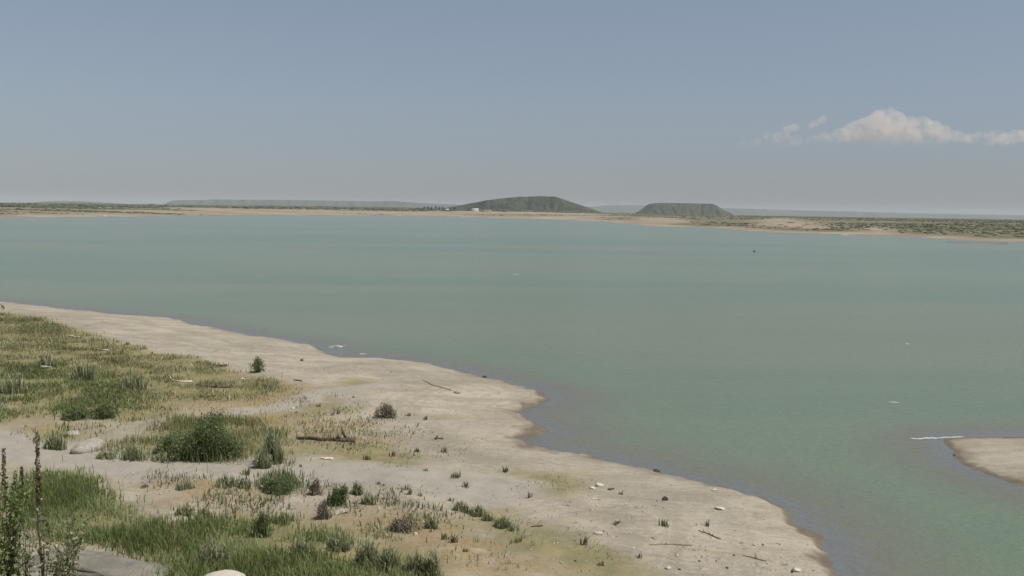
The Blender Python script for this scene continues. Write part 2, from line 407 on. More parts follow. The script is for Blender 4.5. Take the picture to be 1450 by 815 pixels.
# ------------------------------------------------------------------ lake
cellmin = np.minimum.reduce([GZ[:-1, :-1], GZ[:-1, 1:], GZ[1:, 1:], GZ[1:, :-1]]).reshape(-1)
wq = quads[cellmin < 0.02]
used = np.unique(wq); remap = np.full(nr * na, -1); remap[used] = np.arange(len(used))
wv = np.stack([GX.ravel()[used], GY.ravel()[used], np.zeros(len(used))], -1)
w_mb = MB(); w_mb.add(wv, remap[wq])
def water_material():
    k = NT('murky_green_water')
    dep = k.attr('depth')
    wind = k.noise(0.012, 4, 0.6, k.coord((0.25, 1.0, 1.0)), 0.4); wind2 = k.noise(0.05, 4, 0.6, k.coord((0.3, 1.0, 1.0)))
    rip = k.noise(1.3, 4, 0.6, k.coord((0.55, 1.0, 1.0))); rip2 = k.noise(4.5, 3, 0.6, k.coord((0.6, 1.0, 1.0)))
    col = k.mix(k.rng(wind, 0.40, 0.60), (0.099, 0.150, 0.099), (0.138, 0.164, 0.106))
    col = k.mix(k.rng(wind2, 0.45, 0.7, 0, 0.4), col, (0.118, 0.146, 0.096))
    col = k.mix(k.rng(dep, 0.05, 0.6), (0.128, 0.124, 0.094), col)
    calm = k.rng(dep, 0.0, 0.5, 0.85, 1.0)
    h = k.math('MULTIPLY', k.math('ADD', k.math('MULTIPLY', rip, 0.7), k.math('MULTIPLY', rip2, 0.25)), calm)
    nrm = k.bump(h, 0.65, 0.42)
    deep = k.n('ShaderNodeBsdfPrincipled'); k.l(col, deep.inputs['Base Color']); k.l(nrm, deep.inputs['Normal'])
    deep.inputs['Roughness'].default_value = 0.18; deep.inputs['IOR'].default_value = 1.33
    tr = k.n('ShaderNodeBsdfTransparent'); tr.inputs[0].default_value = (0.78, 0.76, 0.68, 1)
    gl = k.n('ShaderNodeBsdfGlossy'); gl.inputs['Roughness'].default_value = 0.25; k.l(nrm, gl.inputs['Normal'])
    fr = k.n('ShaderNodeFresnel'); fr.inputs[0].default_value = 1.33; k.l(nrm, fr.inputs['Normal'])
    sh = k.n('ShaderNodeMixShader'); k.l(fr.outputs[0], sh.inputs[0]); k.l(tr.outputs[0], sh.inputs[1]); k.l(gl.outputs[0], sh.inputs[2])
    mx = k.n('ShaderNodeMixShader'); k.l(k.rng(dep, 0.0, 0.20, 0.60, 1.0), mx.inputs[0]); k.l(sh.outputs[0], mx.inputs[1]); k.l(deep.outputs[0], mx.inputs[2])
    return k.done(mx.outputs[0])
lake = w_mb.build('lake_water', water_material(), smooth=True)
tag(lake, kind='structure')
a = lake.data.attributes.new('depth', 'FLOAT', 'POINT'); a.data.foreach_set('value', (-GZ.ravel()[used]).astype(np.float32))

# ------------------------------------------------------------------ hills
def hill_material(name, base, scrub, dens):
    k = NT(name)
    n1 = k.noise(0.02, 6, 0.7); n2 = k.noise(0.09, 5, 0.7); n3 = k.noise(0.006, 3, 0.5)
    c = k.mix(k.rng(n2, dens - 0.1, dens + 0.1), base, scrub)
    c = k.mix(k.rng(n1, 0.52, 0.66, 0, 0.7), c, base)
    c = k.mix(k.rng(n3, 0.45, 0.7, 0, 0.45), c, tuple(x * 0.75 for x in scrub))
    c = k.mix(k.math('MULTIPLY', k.attr('tint'), 0.35), c, tuple(x * 1.1 for x in base))
    return k.done(k.principled(c, 0.95, k.bump(n2, 0.8, 6.0), 0.1))
def hill(name, prof, dist, depth, mat, steps=220, seed=0, cliff=0.55):
    """ridge whose skyline follows prof [(px,py)...]; an eroded flat-topped body of real depth"""
    P = np.array([far_pt(x, y, dist) for x, y in prof])
    xs = np.linspace(P[0, 0], P[-1, 0], steps)
    top = np.interp(xs, P[:, 0], P[:, 2])
    jag = (fbm(np.linspace(0, 26, steps) + seed, np.full(steps, seed * 1.7), 4) - 0.5)
    base = 2.0
    v = np.linspace(-1, 1, 61)
    X, V = np.meshgrid(xs, v, indexing='ij')
    T = np.repeat(top[:, None], 61, 1)
    gul = (fbm(X * 0.012 + seed, V * 2 + seed, 4) - 0.5) * 0.5
    av = np.clip(np.abs(V) + gul * (np.abs(V) > 0.08) * sstep(0.1, 0.5, np.abs(V)), 0, 1)
    prof_v = np.where(av < 0.28, 1.0, np.where(av < 0.36, 1 - (av - 0.28) / 0.08 * 0.32, 0.68 * (1 - np.clip((av - 0.36) / 0.64, 0, 1)) ** 1.3))
    Z = base + (T - base) * prof_v + jag[:, None] * 3.0 * (T - base) / max(1, top.max() - base)
    Y = dist + depth * V * (0.4 + 0.6 * (T - base) / max(1e-3, top.max() - base)) + np.sin(X * 0.004 + seed) * depth * 0.08
    mb = MB(); ii = np.arange(X.size).reshape(X.shape)
    q = np.stack([ii[:-1, :-1], ii[1:, :-1], ii[1:, 1:], ii[:-1, 1:]], -1).reshape(-1, 4)
    spur = (np.abs(fbm(X * 0.02 + seed * 3, V * 0.7 + seed, 3) - 0.5) * 2)          # gullies running down the slope
    Z = Z - (T - base) * 0.16 * (1 - sstep(0.0, 0.30, spur)) * sstep(0.25, 0.5, av) * sstep(1.0, 0.75, av)
    ledge = sstep(0.27, 0.31, av) * sstep(0.40, 0.35, av) * (0.4 + 0.6 * sstep(0.4, 0.6, fbm(X * 0.03, V * 0 + seed, 3)))
    mb.add(np.stack([X, Y, Z], -1), q, tint=ledge.ravel())
    return mb.build(name, mat, smooth=True)
mh = hill_material('scrubby_mesa', (0.080, 0.076, 0.050), (0.020, 0.030, 0.019), 0.49)
mr = hill_material('distant_ridge', (0.12, 0.11, 0.08), (0.05, 0.06, 0.04), 0.42)
tag(hill('mesa_hill', [(606,298),(645,292),(665,288),(690,283.5),(715,280.5),(735,278.6),(760,277.6),(785,278.2),(797,282),(812,287),(828,292),(840,296.5),(850,300)], 3600, 260, mh, seed=1), kind='structure')
tag(hill('mesa_hill', [(902,301),(910,296.5),(917,291),(922,288.2),(935,287),(975,287.6),(1004,288.2),(1011,290),(1017,294),(1024,298),(1034,302)], 5200, 240, mh, seed=5), kind='structure')
tag(hill('distant_ridge', [(225,292),(243,286),(250,283.4),(275,282.9),(296,283.0),(300,282.3),(360,282.6),(420,283),(500,284.3),(530,285),(556,284.2),(575,285.5),(600,287.5),(660,290),(720,296)], 11000, 450, mr, seed=9), kind='structure')
tag(hill('distant_ridge', [(20,291),(45,288),(62,286),(82,284.8),(105,284.8),(125,286),(150,287),(190,289.5),(215,292)], 9500, 700, mr, seed=13), kind='structure')
tag(hill('distant_ridge', [(780,300),(830,293),(860,290.5),(900,290.5),(960,293),(1060,295.5),(1150,298),(1260,301),(1380,303.5),(1480,305),(1600,306)], 13500, 900, mr, seed=17), kind='structure')
tag(hill('distant_ridge', [(-160,291),(-90,287),(-30,286.5),(0,287),(40,288),(80,291)], 8800, 600, mr, seed=21), kind='structure')

# ------------------------------------------------------------------ foliage makers
def unit(v): return v / np.maximum(np.linalg.norm(v, axis=-1, keepdims=True), 1e-9)
def leaves(mb, C, size, up=0.2, tint=None, slim=0.45):
    """diamond leaves at C (N,3)"""
    N = len(C)
    d = rng.normal(size=(N, 3)); d[:, 2] = np.abs(d[:, 2]) * 0.7 + up * 2; d = unit(d)
    n = unit(np.cross(d, rng.normal(size=(N, 3))))
    L = (size * rng.uniform(0.6, 1.3, N))[:, None]
    W = L * slim
    bend = np.cross(d, n) * L * 0.15
    v = np.stack([C - d * L * 0.5, C + n * W * 0.5 + bend, C + d * L * 0.5, C - n * W * 0.5 + bend], 1)
    q = np.arange(N * 4).reshape(N, 4)
    t = rng.uniform(0, 1, N) if tint is None else tint
    mb.add(v.reshape(-1, 3), q, tint=np.repeat(t, 4))
def blades(mb, P, h, w, lean=0.25, tint=None):
    """bent grass blades rooted at P (N,3)"""
    N = len(P)
    a = rng.uniform(0, 2 * np.pi, N); d = np.stack([np.cos(a), np.sin(a), np.zeros(N)], -1)
    b = a + np.pi / 2 + rng.normal(0, 0.5, N); s = np.stack([np.cos(b), np.sin(b), np.zeros(N)], -1)
    h = (h * rng.uniform(0.55, 1.25, N))[:, None] if np.ndim(h) == 0 else (h * rng.uniform(0.6, 1.2, N))[:, None]
    k = np.abs(rng.normal(0, lean, N))[:, None]
    up = np.array([0, 0, 1.0])[None]
    m = P + up * h * 0.55 + d * h * k * 0.35
    t = P + up * h * (1 - 0.25 * k) + d * h * k
    w = w * rng.uniform(0.7, 1.3, N)[:, None]
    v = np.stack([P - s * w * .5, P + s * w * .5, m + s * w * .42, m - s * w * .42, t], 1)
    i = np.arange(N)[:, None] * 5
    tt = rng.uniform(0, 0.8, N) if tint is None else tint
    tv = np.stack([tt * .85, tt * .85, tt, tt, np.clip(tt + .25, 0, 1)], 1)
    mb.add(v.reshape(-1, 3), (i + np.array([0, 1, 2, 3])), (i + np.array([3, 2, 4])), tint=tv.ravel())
def tube(mb, pts, r, n=6, tint=0.5, cap=True):
    pts = np.asarray(pts, float); r = np.broadcast_to(np.asarray(r, float), (len(pts),))
    tan = unit(np.gradient(pts, axis=0))
    ref = np.array([0, 0, 1.0]) if abs(tan[0, 2]) < 0.8 else np.array([1.0, 0, 0])
    a = unit(np.cross(tan, ref)); b = np.cross(tan, a)
    th = np.linspace(0, 2 * np.pi, n, endpoint=False)
    ring = pts[:, None] + r[:, None, None] * (np.cos(th)[None, :, None] * a[:, None] + np.sin(th)[None, :, None] * b[:, None])
    m = len(pts); i = np.arange(m * n).reshape(m, n)
    q = np.stack([i[:-1], np.roll(i[:-1], -1, 1), np.roll(i[1:], -1, 1), i[1:]], -1).reshape(-1, 4)
    v = ring.reshape(-1, 3); t = []
    if cap:
        v = np.concatenate([v, pts[:1], pts[-1:]]); c0, c1 = m * n, m * n + 1
        t = [(c0, int(i[0][(j + 1) % n]), int(i[0][j])) for j in range(n)] + [(c1, int(i[-1][j]), int(i[-1][(j + 1) % n])) for j in range(n)]
    mb.add(v, q, t, tint=tint)

def sample_poly(P, n):
    P = np.asarray(P)[:, :2]; lo, hi = P.min(0), P.max(0); out = np.zeros((0, 2))
    while len(out) < n:
        c = rng.uniform(lo, hi, (n * 2, 2)); c = c[poly_sd(c[:, 0], c[:, 1], P) > 0]; out = np.concatenate([out, c])
    return out[:n]
def poly_area(P):
    P = np.asarray(P)[:, :2]; x, y = P[:, 0], P[:, 1]
    return abs(np.dot(x, np.roll(y, 1)) - np.dot(y, np.roll(x, 1))) / 2

def shrub_bm(w, h, dens, leaf, lobes, up=0.25, base_gap=0.05):
    """leaf clumps spread through several uneven lobes; returns leaves mb and stems mb (origin at base)"""
    lm, sm = MB(), MB()
    for i in range(lobes):
        a = rng.uniform(0, 2 * np.pi); rr = rng.uniform(0, 0.36) * w if lobes > 1 else 0
        c = np.array([rr * np.cos(a), rr * np.sin(a) * 0.8, rng.uniform(.65, 1.05) * h * rng.uniform(0.30, 0.62) * (1 - 0.75 * (rr / (0.36 * w)) ** 2 * 0.6)])
        R = np.array([w * rng.uniform(.20, .32), w * rng.uniform(.18, .28), h * rng.uniform(.28, .40)])
        for cl in range(7):
            u = unit(rng.normal(size=3)); cc = c + u * R * rng.uniform(0.45, 1.0)
            N = int(dens / 7)
            pts = cc + rng.normal(size=(N, 3)) * R * 0.30
            pts[:, 2] = np.maximum(pts[:, 2], h * base_gap * rng.uniform(0.2, 1.0, N))
            tt = np.clip(rng.normal(0.42, 0.2) + rng.normal(0, 0.15, N), 0, 1)
            leaves(lm, pts, leaf, up, tt)
            p0 = np.array([c[0] * 0.25, c[1] * 0.25, -0.05])
            mid = p0 * 0.5 + cc * 0.5 + rng.normal(size=3) * w * 0.03
            tube(sm, [p0, mid, cc], [0.018 * max(w, .5), 0.012 * max(w, .5), 0.004], 5)
    return lm, sm
def place_shrub(name, px, py, wpx, hpx, mat, label, cat='shrub', group=None, dens=700, leaf=0.10, lobes=6, up=0.25, spike=0):
    p = at(px, py); m = px_m(p); w, h = wpx * m, hpx * m
    r = empty(name, p, label, cat, group)
    lm, sm = shrub_bm(w, h, dens, leaf, lobes, up)
    if spike:
        a = rng.uniform(-.42, .42, (spike, 2)) * w
        a[:, 1] *= 0.7
        P = np.stack([a[:, 0], a[:, 1], np.zeros(spike)], -1)
        rq = (a / (.42 * w)) ** 2; hs_ = h * np.clip(1.0 - 0.75 * (rq[:, 0] + rq[:, 1]), .15, 1)
        blades(lm, P, hs_, 0.045, 0.3, rng.uniform(0.1, 0.9, spike))
    lm.build('foliage', M[mat], r); sm.build('stems', M['stem'], r)
    return r
def place_clump(name, px, py, wpx, hpx, mat, label, cat='weed', group=None, n=120, bw=0.05, lean=0.3, light=(0.15, 1.0)):
    """tuft of upright leafy blades"""
    p = at(px, py); m = px_m(p); w, h = wpx * m, hpx * m
    a = rng.uniform(0, 2 * np.pi, n); rr = np.sqrt(rng.uniform(0, 1, n)) * 0.42 * w
    P = np.stack([rr * np.cos(a), rr * np.sin(a) * 0.7, np.full(n, -0.04)], -1)
    hh = h * (1.0 - 0.6 * (rr / (0.42 * w)) ** 2)
    mb = MB(); blades(mb, P, hh, bw, lean, rng.uniform(*light, n))  # random tint gives pale stalks plus painted highlight and shadow contrast
    k = max(6, n // 2)
    j = rng.integers(0, n, k)
    L = P[j] + np.stack([rng.normal(0, .05, k) * w, rng.normal(0, .05, k) * w, hh[j] * rng.uniform(.3, .9, k)], -1)
    leaves(mb, L, max(0.05, min(.14, h * .16)), 0.4, rng.uniform(light[0], 1, k), 0.35)
    o = mb.build(name, M[mat], loc=p)
    return tag(o, label, cat, group)

# ------------------------------------------------------------------ grass masses (stuff)
def grass_mass(name, areas, mat, dens, h, bw, lean=0.3, gate=None, hvar=True):
    mb = MB()
    for pts in areas:
        P = wpoly(pts); n = int(poly_area(P) * dens)
        if n < 5: continue
        xy = sample_poly(P, n)
        nz = fbm(xy[:, 0] * 0.55 + 3, xy[:, 1] * 0.55, 3)
        if gate is not None:
            k = rng.uniform(0, 1, n) < sstep(gate - 0.07, gate + 0.07, nz); xy, nz = xy[k], nz[k]
        e = poly_sd(xy[:, 0], xy[:, 1], P) + (fbm(xy[:, 0] * .8, xy[:, 1] * .8, 3) - .5) * 3.5
        k = rng.uniform(0, 1, len(xy)) < sstep(-0.6, 1.8, e) * .9 + .1; xy, nz = xy[k], nz[k]
        xy = xy + rng.normal(0, 0.25, xy.shape) + rng.normal(0, 0.9, xy.shape) * (rng.uniform(0, 1, (len(xy), 1)) < .12)
        z = H(xy[:, 0], xy[:, 1]); k = z > 0.2; xy, z, nz = xy[k], z[k], nz[k]
        hh = h * (0.45 + 1.1 * nz)
        t = np.clip((fbm(xy[:, 0] * 0.3, xy[:, 1] * 0.3 + 50, 3) - 0.5) * 1.6 + 0.42 + rng.normal(0, .16, len(xy)), 0, 1)
        if mat == 'weed': t = np.clip(t * .5 + rng.uniform(-.1, .7, len(t)), 0, 1)  # wider tint spread: bright highlights and dark shadows put into blade colour
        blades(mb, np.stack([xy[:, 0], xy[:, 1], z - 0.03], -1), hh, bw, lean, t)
    o = mb.build(name, M[mat]); return tag(o, kind='stuff')
G = GREEN_PX
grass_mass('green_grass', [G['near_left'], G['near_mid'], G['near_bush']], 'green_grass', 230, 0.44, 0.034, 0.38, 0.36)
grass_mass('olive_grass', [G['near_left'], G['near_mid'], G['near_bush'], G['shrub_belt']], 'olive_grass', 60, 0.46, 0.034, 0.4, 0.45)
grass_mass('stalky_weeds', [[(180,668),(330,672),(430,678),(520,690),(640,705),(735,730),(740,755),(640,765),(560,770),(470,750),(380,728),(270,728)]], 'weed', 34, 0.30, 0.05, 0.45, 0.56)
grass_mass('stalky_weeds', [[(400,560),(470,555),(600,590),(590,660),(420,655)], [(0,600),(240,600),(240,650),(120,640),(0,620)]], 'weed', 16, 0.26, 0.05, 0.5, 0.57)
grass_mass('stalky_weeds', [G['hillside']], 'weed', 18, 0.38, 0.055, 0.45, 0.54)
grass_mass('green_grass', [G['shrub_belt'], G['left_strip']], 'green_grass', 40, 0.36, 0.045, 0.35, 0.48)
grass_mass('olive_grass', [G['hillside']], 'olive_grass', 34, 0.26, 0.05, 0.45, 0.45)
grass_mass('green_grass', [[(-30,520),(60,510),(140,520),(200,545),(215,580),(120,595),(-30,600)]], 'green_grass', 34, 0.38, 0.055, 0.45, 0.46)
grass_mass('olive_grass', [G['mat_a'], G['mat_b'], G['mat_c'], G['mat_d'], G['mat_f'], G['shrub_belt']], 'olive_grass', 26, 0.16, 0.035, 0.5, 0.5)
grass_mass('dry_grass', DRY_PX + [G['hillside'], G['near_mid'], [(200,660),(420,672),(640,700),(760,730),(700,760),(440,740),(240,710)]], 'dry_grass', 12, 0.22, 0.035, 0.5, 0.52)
grass_mass('dry_grass', [[(420,500),(560,520),(700,600),(840,680),(1000,760),(900,812),(700,760),(560,700),(420,600)]], 'dry_grass', 4, 0.10, 0.04, 0.6, 0.55)
grass_mass('plant_litter', [[(170,662),(420,672),(640,695),(760,735),(640,770),(470,745),(300,725),(200,705)], [(420,560),(600,600),(640,660),(420,650)]], 'dry_twig', 22, 0.13, 0.04, 0.9, 0.5)
grass_mass('plant_litter', [[(640,690),(900,680),(1080,770),(1160,812),(760,812)]], 'dry_twig', 8, 0.09, 0.04, 1.0, 0.52)
# drift line of twigs and reed bits left along the old waterlines
mb = MB(); n = 60000
xy = np.stack([rng.uniform(-75, 18, n), rng.uniform(30, 145, n)], -1)
e = poly_sd(xy[:, 0], xy[:, 1], near_poly) + (fbm(xy[:, 0] * .25, xy[:, 1] * .25, 3) - .5) * 3
cl_ = sstep(.45, .62, fbm(xy[:, 0] * .7 + 9, xy[:, 1] * .7, 3))
pr_ = np.exp(-((e - 2.0) / .35) ** 2) * .5 + np.exp(-((e - 5.2) / .5) ** 2) * .35 + np.exp(-((e - 9.5) / .6) ** 2) * .25 + np.exp(-((e - .5) / .3) ** 2) * .3 + .01 * (e > 1)
xy = xy[rng.uniform(0, 1, n) < pr_ * cl_]
blades(mb, np.stack([xy[:, 0], xy[:, 1], H(xy[:, 0], xy[:, 1]) - .01], -1), 0.09, 0.045, 1.6)
tag(mb.build('drift_debris', M['dry_twig']), kind='stuff')
# grass over the foot and face of the bluff, below the frame
mb = MB(); n = 26000
xy = np.stack([rng.uniform(-30, 12, n), rng.uniform(4, 28, n)], -1); nz = fbm(xy[:, 0] * 0.4, xy[:, 1] * 0.4, 3)
xy = xy[rng.uniform(0, 1, n) < sstep(0.5, 0.65, nz)]
keep = np.array([(CAM[2] - H(x, y) - 0.45) / max(y, 1) > 0.385 for x, y in xy]); xy = xy[keep]
blades(mb, np.stack([xy[:, 0], xy[:, 1], H(xy[:, 0], xy[:, 1]) - 0.03], -1), 0.35, 0.02, 0.35)
tag(mb.build('bluff_grass', M['olive_grass']), kind='stuff')

# ------------------------------------------------------------------ shrubs that stand out
place_shrub('leafy_shrub', 296, 652, 92, 70, 'shrub', 'largest dark green shrub, bushy dome beside the dirt track', dens=1700, leaf=0.12, lobes=9, up=0.4, spike=160)
place_shrub('leafy_shrub', 242, 640, 48, 40, 'shrub', 'low olive shrub tucked against the flank of the largest dark shrub', dens=700, leaf=0.11, lobes=5, spike=60)
place_shrub('leafy_shrub', 365, 527, 25, 26, 'shrub', 'lone small green shrub standing at edge of bare beach', dens=170, leaf=0.14, lobes=5, up=0.3, spike=8)
place_shrub('leafy_shrub', 393, 695, 52, 24, 'shrub', 'low rounded green shrub just below the dirt track', dens=900, leaf=0.09, lobes=6, up=0.5, spike=120)
place_shrub('leafy_shrub', 476, 714, 34, 40, 'shrub', 'pointed green shrub beside grey twiggy bushes below the track', dens=420, leaf=0.09, lobes=5, up=0.5, spike=50)
place_shrub('dry_bush', 546, 591, 32, 25, 'dry_twig', 'lone brown leafless bush on the open pale sand', 'bush', dens=300, leaf=0.10, lobes=6, up=0.4, spike=40)
place_shrub('dry_bush', 448, 700, 24, 22, 'dry_twig', 'dull brown dry bush right of the low rounded green shrub', 'bush', dens=320, leaf=0.08, lobes=4, up=0.4, spike=40)
place_shrub('dry_bush', 460, 734, 22, 30, 'dry_twig', 'tall dark brown dry bush at the edge of orange dry ground', 'bush', dens=320, leaf=0.08, lobes=4, up=0.6, spike=40)
place_shrub('dry_bush', 567, 752, 36, 26, 'dry_twig', 'grey brown twiggy bush with a white stone at its foot', 'bush', dens=420, leaf=0.08, lobes=5, up=0.5, spike=60)
place_shrub('leafy_shrub', 372, 760, 26, 44, 'shrub', 'narrow upright green shrub rising above the near grass', dens=420, leaf=0.09, lobes=5, up=0.7, spike=60)
place_shrub('leafy_shrub', 114, 592, 50, 22, 'shrub', 'wide flat dark shrub in the hillside grass above the track', dens=500, leaf=0.12, lobes=5, spike=60)
place_shrub('leafy_shrub', 150, 592, 40, 24, 'shrub', 'greyish green shrub low on the hillside beside the wide flat one', dens=500, leaf=0.12, lobes=5, spike=50)

cl = [
 (385,655,34,56,'tall pale green reedy weed clump beside the largest shrub',260,.06),
 (372,662,30,34,'darker weed clump in front of the tall reedy clump by the track',150,.06),
 (190,650,46,24,'spiky dark weed row at the upper edge of the dirt track',190,.06),
 (150,648,36,14,'low dark weed mat at the edge of the dirt track',120,.06),
 (232,652,40,14,'low grey weed fringe at the foot of the largest shrub',120,.06),
 (78,636,40,30,'green weed clump above the track beside the pale bank',150,.06),
 (118,540,44,34,'bluish green reedy clump in the middle of the hillside',200,.07),
 (190,552,42,34,'dark spiky reed clump at the end of the hillside grass',200,.07),
 (68,520,34,26,'pale stalky weeds beside a bleached patch on the hillside',130,.07),
 (20,556,44,30,'dense green weeds at the hillside foot by the picture edge',170,.07),
 (320,688,34,22,'dark spiky weeds on the sand just below the track',120,.05),
 (262,692,32,18,'dark low weeds on the sand left of the spiky ones',90,.05),
 (262,728,34,20,'dark leafy weeds above the near grass on grey sand',120,.05),
 (288,733,30,20,'bright green weeds joined to the dark leafy clump',120,.05),
 (505,700,22,24,'pale grey green stalks beside the pointed green shrub',90,.05),
 (522,714,26,22,'sparse grey stalks right of the pale stalks below track',80,.05),
 (580,700,8,18,'thin solitary dark weed upright on the grey track end',26,.045),
 (610,748,22,24,'pale seedy weed clump on sand right of the twiggy bush',90,.05),
 (580,740,16,18,'small pale weed touching the grey twiggy bush',60,.05),
 (652,722,26,18,'dark spiky weeds leading the green row on the beach',100,.05),
 (676,730,30,20,'pale green weeds in the middle of the beach row',120,.05),
 (712,746,30,22,'green weeds ending the row beside the mossy patch',120,.05),
 (662,726,22,14,'low pale weeds between the first two clumps of the beach row',70,.05),
 (692,737,24,16,'yellowish low weeds before the end of the beach row',80,.05),
 (727,751,20,14,'last low green weeds of the beach row by mossy turf',70,.05),
 (428,786,44,34,'green weeds behind the near grass beside a sandy gap',170,.05),
 (520,800,40,44,'tall green weed clump in the middle of the near row',220,.05),
 (552,806,40,42,'bushy green weeds right of the tall near clump',200,.05),
 (590,815,34,44,'pointed green weeds towards the end of the near row',180,.05),
 (612,818,26,50,'last tall spiky weed clump of the near green row',150,.05),
 (480,778,40,30,'round green weeds where the near row begins',170,.05),
 (345,690,22,20,'grey stalks on sand beside the low rounded shrub',70,.05),
 (300,800,60,40,'dense bright green clump above the pale boulder',260,.045),
 (205,690,14,8,'dark dry tuft on sand beside the near grass',40,.05),
]
for px, py, w, h, lab, n, bw in cl:
    place_clump('weed_clump', px, py, w, h, 'weed', lab, 'weed clump', 'weed clumps along the shore', n, bw)

# tiny weeds dotted over the sand: one mesh, many objects
tiny = []
for s in range(4):
    mb = MB(); n = 16
    a = rng.uniform(0, 6.28, n); r_ = rng.uniform(0, .16, n)
    blades(mb, np.stack([r_ * np.cos(a), r_ * np.sin(a), np.full(n, -.03)], -1), 0.30, 0.045, 0.5, rng.uniform(0, .7, n))
    tiny.append(mb.mesh('small_weed', M['weed' if s % 2 else 'dry_twig']))
spots = [(577,693),(536,686),(543,688),(603,667),(638,710),(630,764),(641,768),(658,781),(427,661),(347,672),(427,511),(478,518),(421,539),(602,594),
         (612,644),(578,589),(618,622),(764,731),(733,767),(828,770),(921,724),(871,743),(876,741),(810,734),(590,640),(556,646),(540,648),(520,651),(630,640),
         (460,571),(452,576),(480,586),(486,590),(470,588),(500,563),(520,566),(420,585),(596,702),(618,704),(645,676),(660,690),(700,690),(716,668),(750,705),
         (790,780),(850,800),(905,790),(960,800),(880,700),(1000,745),(1040,760),(940,745),(205,494),(150,480),(180,488),(215,500),(300,512),(320,518),(280,506)]
for i, (x, y) in enumerate(q_ for n_, q_ in enumerate(spots) if n_ % 3 != 2 or n_ < 9):
    p = at(x, y); o = bpy.data.objects.new('small_weed', tiny[i % 4]); COL.objects.link(o)
    s = random.uniform(0.7, 1.5); o.location = p; o.rotation_euler = (0, 0, random.uniform(0, 6.28)); o.scale = (s, s, s * random.uniform(.7, 1.2))
    tag(o, 'tiny dark weed dotted on bare ground of the beach', 'weed', 'tiny weeds dotted over the beach')

# ------------------------------------------------------------------ rocks and stones
def ico(sub):
    import bmesh
    bm = bmesh.new(); bmesh.ops.create_icosphere(bm, subdivisions=sub, radius=1.0)
    v = np.array([x.co[:] for x in bm.verts]); f = np.array([[x.index for x in fc.verts] for fc in bm.faces]); bm.free(); return v, f
ICO2, ICO3, ICO1 = ico(2), ico(3), ico(1)
def rock_mb(sx, sy, sz, base=None, rough=0.25, flat=0.0, facets=12):
    v, f = base or ICO3
    v = v.copy()
    for _ in range(facets):                        # knock flat facets off the ball
        d = unit(rng.normal(size=3)); lim = rng.uniform(0.5, 0.85); s = v @ d
        v = v - np.outer(np.maximum(s - lim, 0), d) * 0.95
    o = rng.uniform(0, 50)
    nn = fbm(v[:, 0] * 2 + o, v[:, 1] * 2 + v[:, 2] * 1.7 + o, 3) - 0.5
    v = v * (1 + nn * rough)[:, None]
    if flat: v[:, 2] = np.minimum(v[:, 2], flat)
    mb = MB(); mb.add(v * np.array([sx, sy, sz]), None, f); return mb
def place_rock(name, px, py, wpx, hpx, mat, label, cat='rock', group=None, deep=0.8, flat=0.0, rot=None, base=None, facets=12):
    p = at(px, py); m = px_m(p); w, h = wpx * m / 2, hpx * m / 2
    p = p + np.array([0, w * deep * 0.5, h * 0.30])
    o = rock_mb(w, w * deep, h, base, flat=flat, facets=facets).build(name, M[mat], loc=p)
    o.rotation_euler = (0, 0, random.uniform(-.3, .3) if rot is None else rot)
    return tag(o, label, cat, group)
place_rock('boulder', 312, 838, 72, 34, 'pale_stone', 'smooth pale rounded boulder under the near grass at frame bottom', 'boulder', deep=0.9, facets=0)
place_rock('rock', 942, 709, 9, 9, 'dark_stone', 'squarish dark rock alone in the middle of the bare beach point')
place_rock('rock', 1021, 722, 17, 7, 'pale_stone', 'flat whitish rock on the beach towards the point, widest pale one', flat=0.6)
place_rock('rock', 849, 689, 14, 8, 'pale_stone', 'pale rock with a dark underside leading a small stone cluster')
place_rock('rock', 839, 692, 10, 5, 'pale_stone', 'low pale stone touching the pale rock of the small cluster')
place_rock('rock', 1012, 695, 9, 5, 'pale_stone', 'small pale rock close to the waterline along the point')
place_rock('rock', 842, 708, 9, 4, 'pale_stone', 'small white stone on grey sand below the stone cluster')
place_rock('rock', 838, 723, 8, 5, 'stone', 'grey stone beside the track end, below the small white one')
place_rock('rock', 863, 694, 8, 5, 'dark_stone', 'dark stone behind the pale cluster, first of two')
place_rock('rock', 868, 693, 6, 4, 'dark_stone', 'small dark stone behind the pale cluster, outermost')
place_rock('rock', 1127, 809, 18, 6, 'pale_stone', 'pale stone with a stick at the bottom of the beach point')
place_rock('rock', 648, 557, 13, 6, 'stone', 'grey white rock at the end of a drift line on upper beach')
place_rock('rock', 848, 757, 16, 8, 'pale_stone', 'rough pale rock above the mossy patch on lower beach')
place_rock('rock', 588, 757, 9, 6, 'pale_stone', 'white stone at the foot of the grey twiggy bush')
place_rock('rock', 343, 538, 9, 5, 'pale_stone', 'white stone in dry grass below the lone small shrub')
place_rock('rock', 946, 806, 12, 7, 'pale_stone', 'pale stone on green turf along the frame bottom')
place_rock('rock', 414, 579, 9, 4, 'pale_stone', 'white stone beside the green mat left of the open sand')
place_rock('rock', 480, 727, 26, 7, 'stone', 'pale bare lump beside the brown dry bush below track', deep=1.2)
place_rock('rock', 930, 668, 11, 6, 'dark_stone', 'dark rock lying right at the water edge of the beach')
place_rock('rock', 1352, 645, 4, 4, 'dark_stone', 'small dark stone on the tip of the separate sandbar', base=ICO2)
place_rock('rock', 686, 534, 7, 4, 'dark_stone', 'dark stone on the waterline of the upper beach bend')
place_rock('rock', 62, 522, 26, 8, 'stone', 'bleached rubble lump half hidden in hillside weeds', deep=1.4)
place_rock('rock', 22, 531, 16, 5, 'stone', 'smaller bleached lump in hillside weeds nearest picture edge')
place_rock('rock', 118, 640, 38, 24, 'stone', 'grey earthy bank lump above the dirt track between weeds', deep=1.5, facets=4)
place_rock('rock', 100, 616, 24, 6, 'stone', 'pale low lump behind the grey earthy bank', deep=1.3)
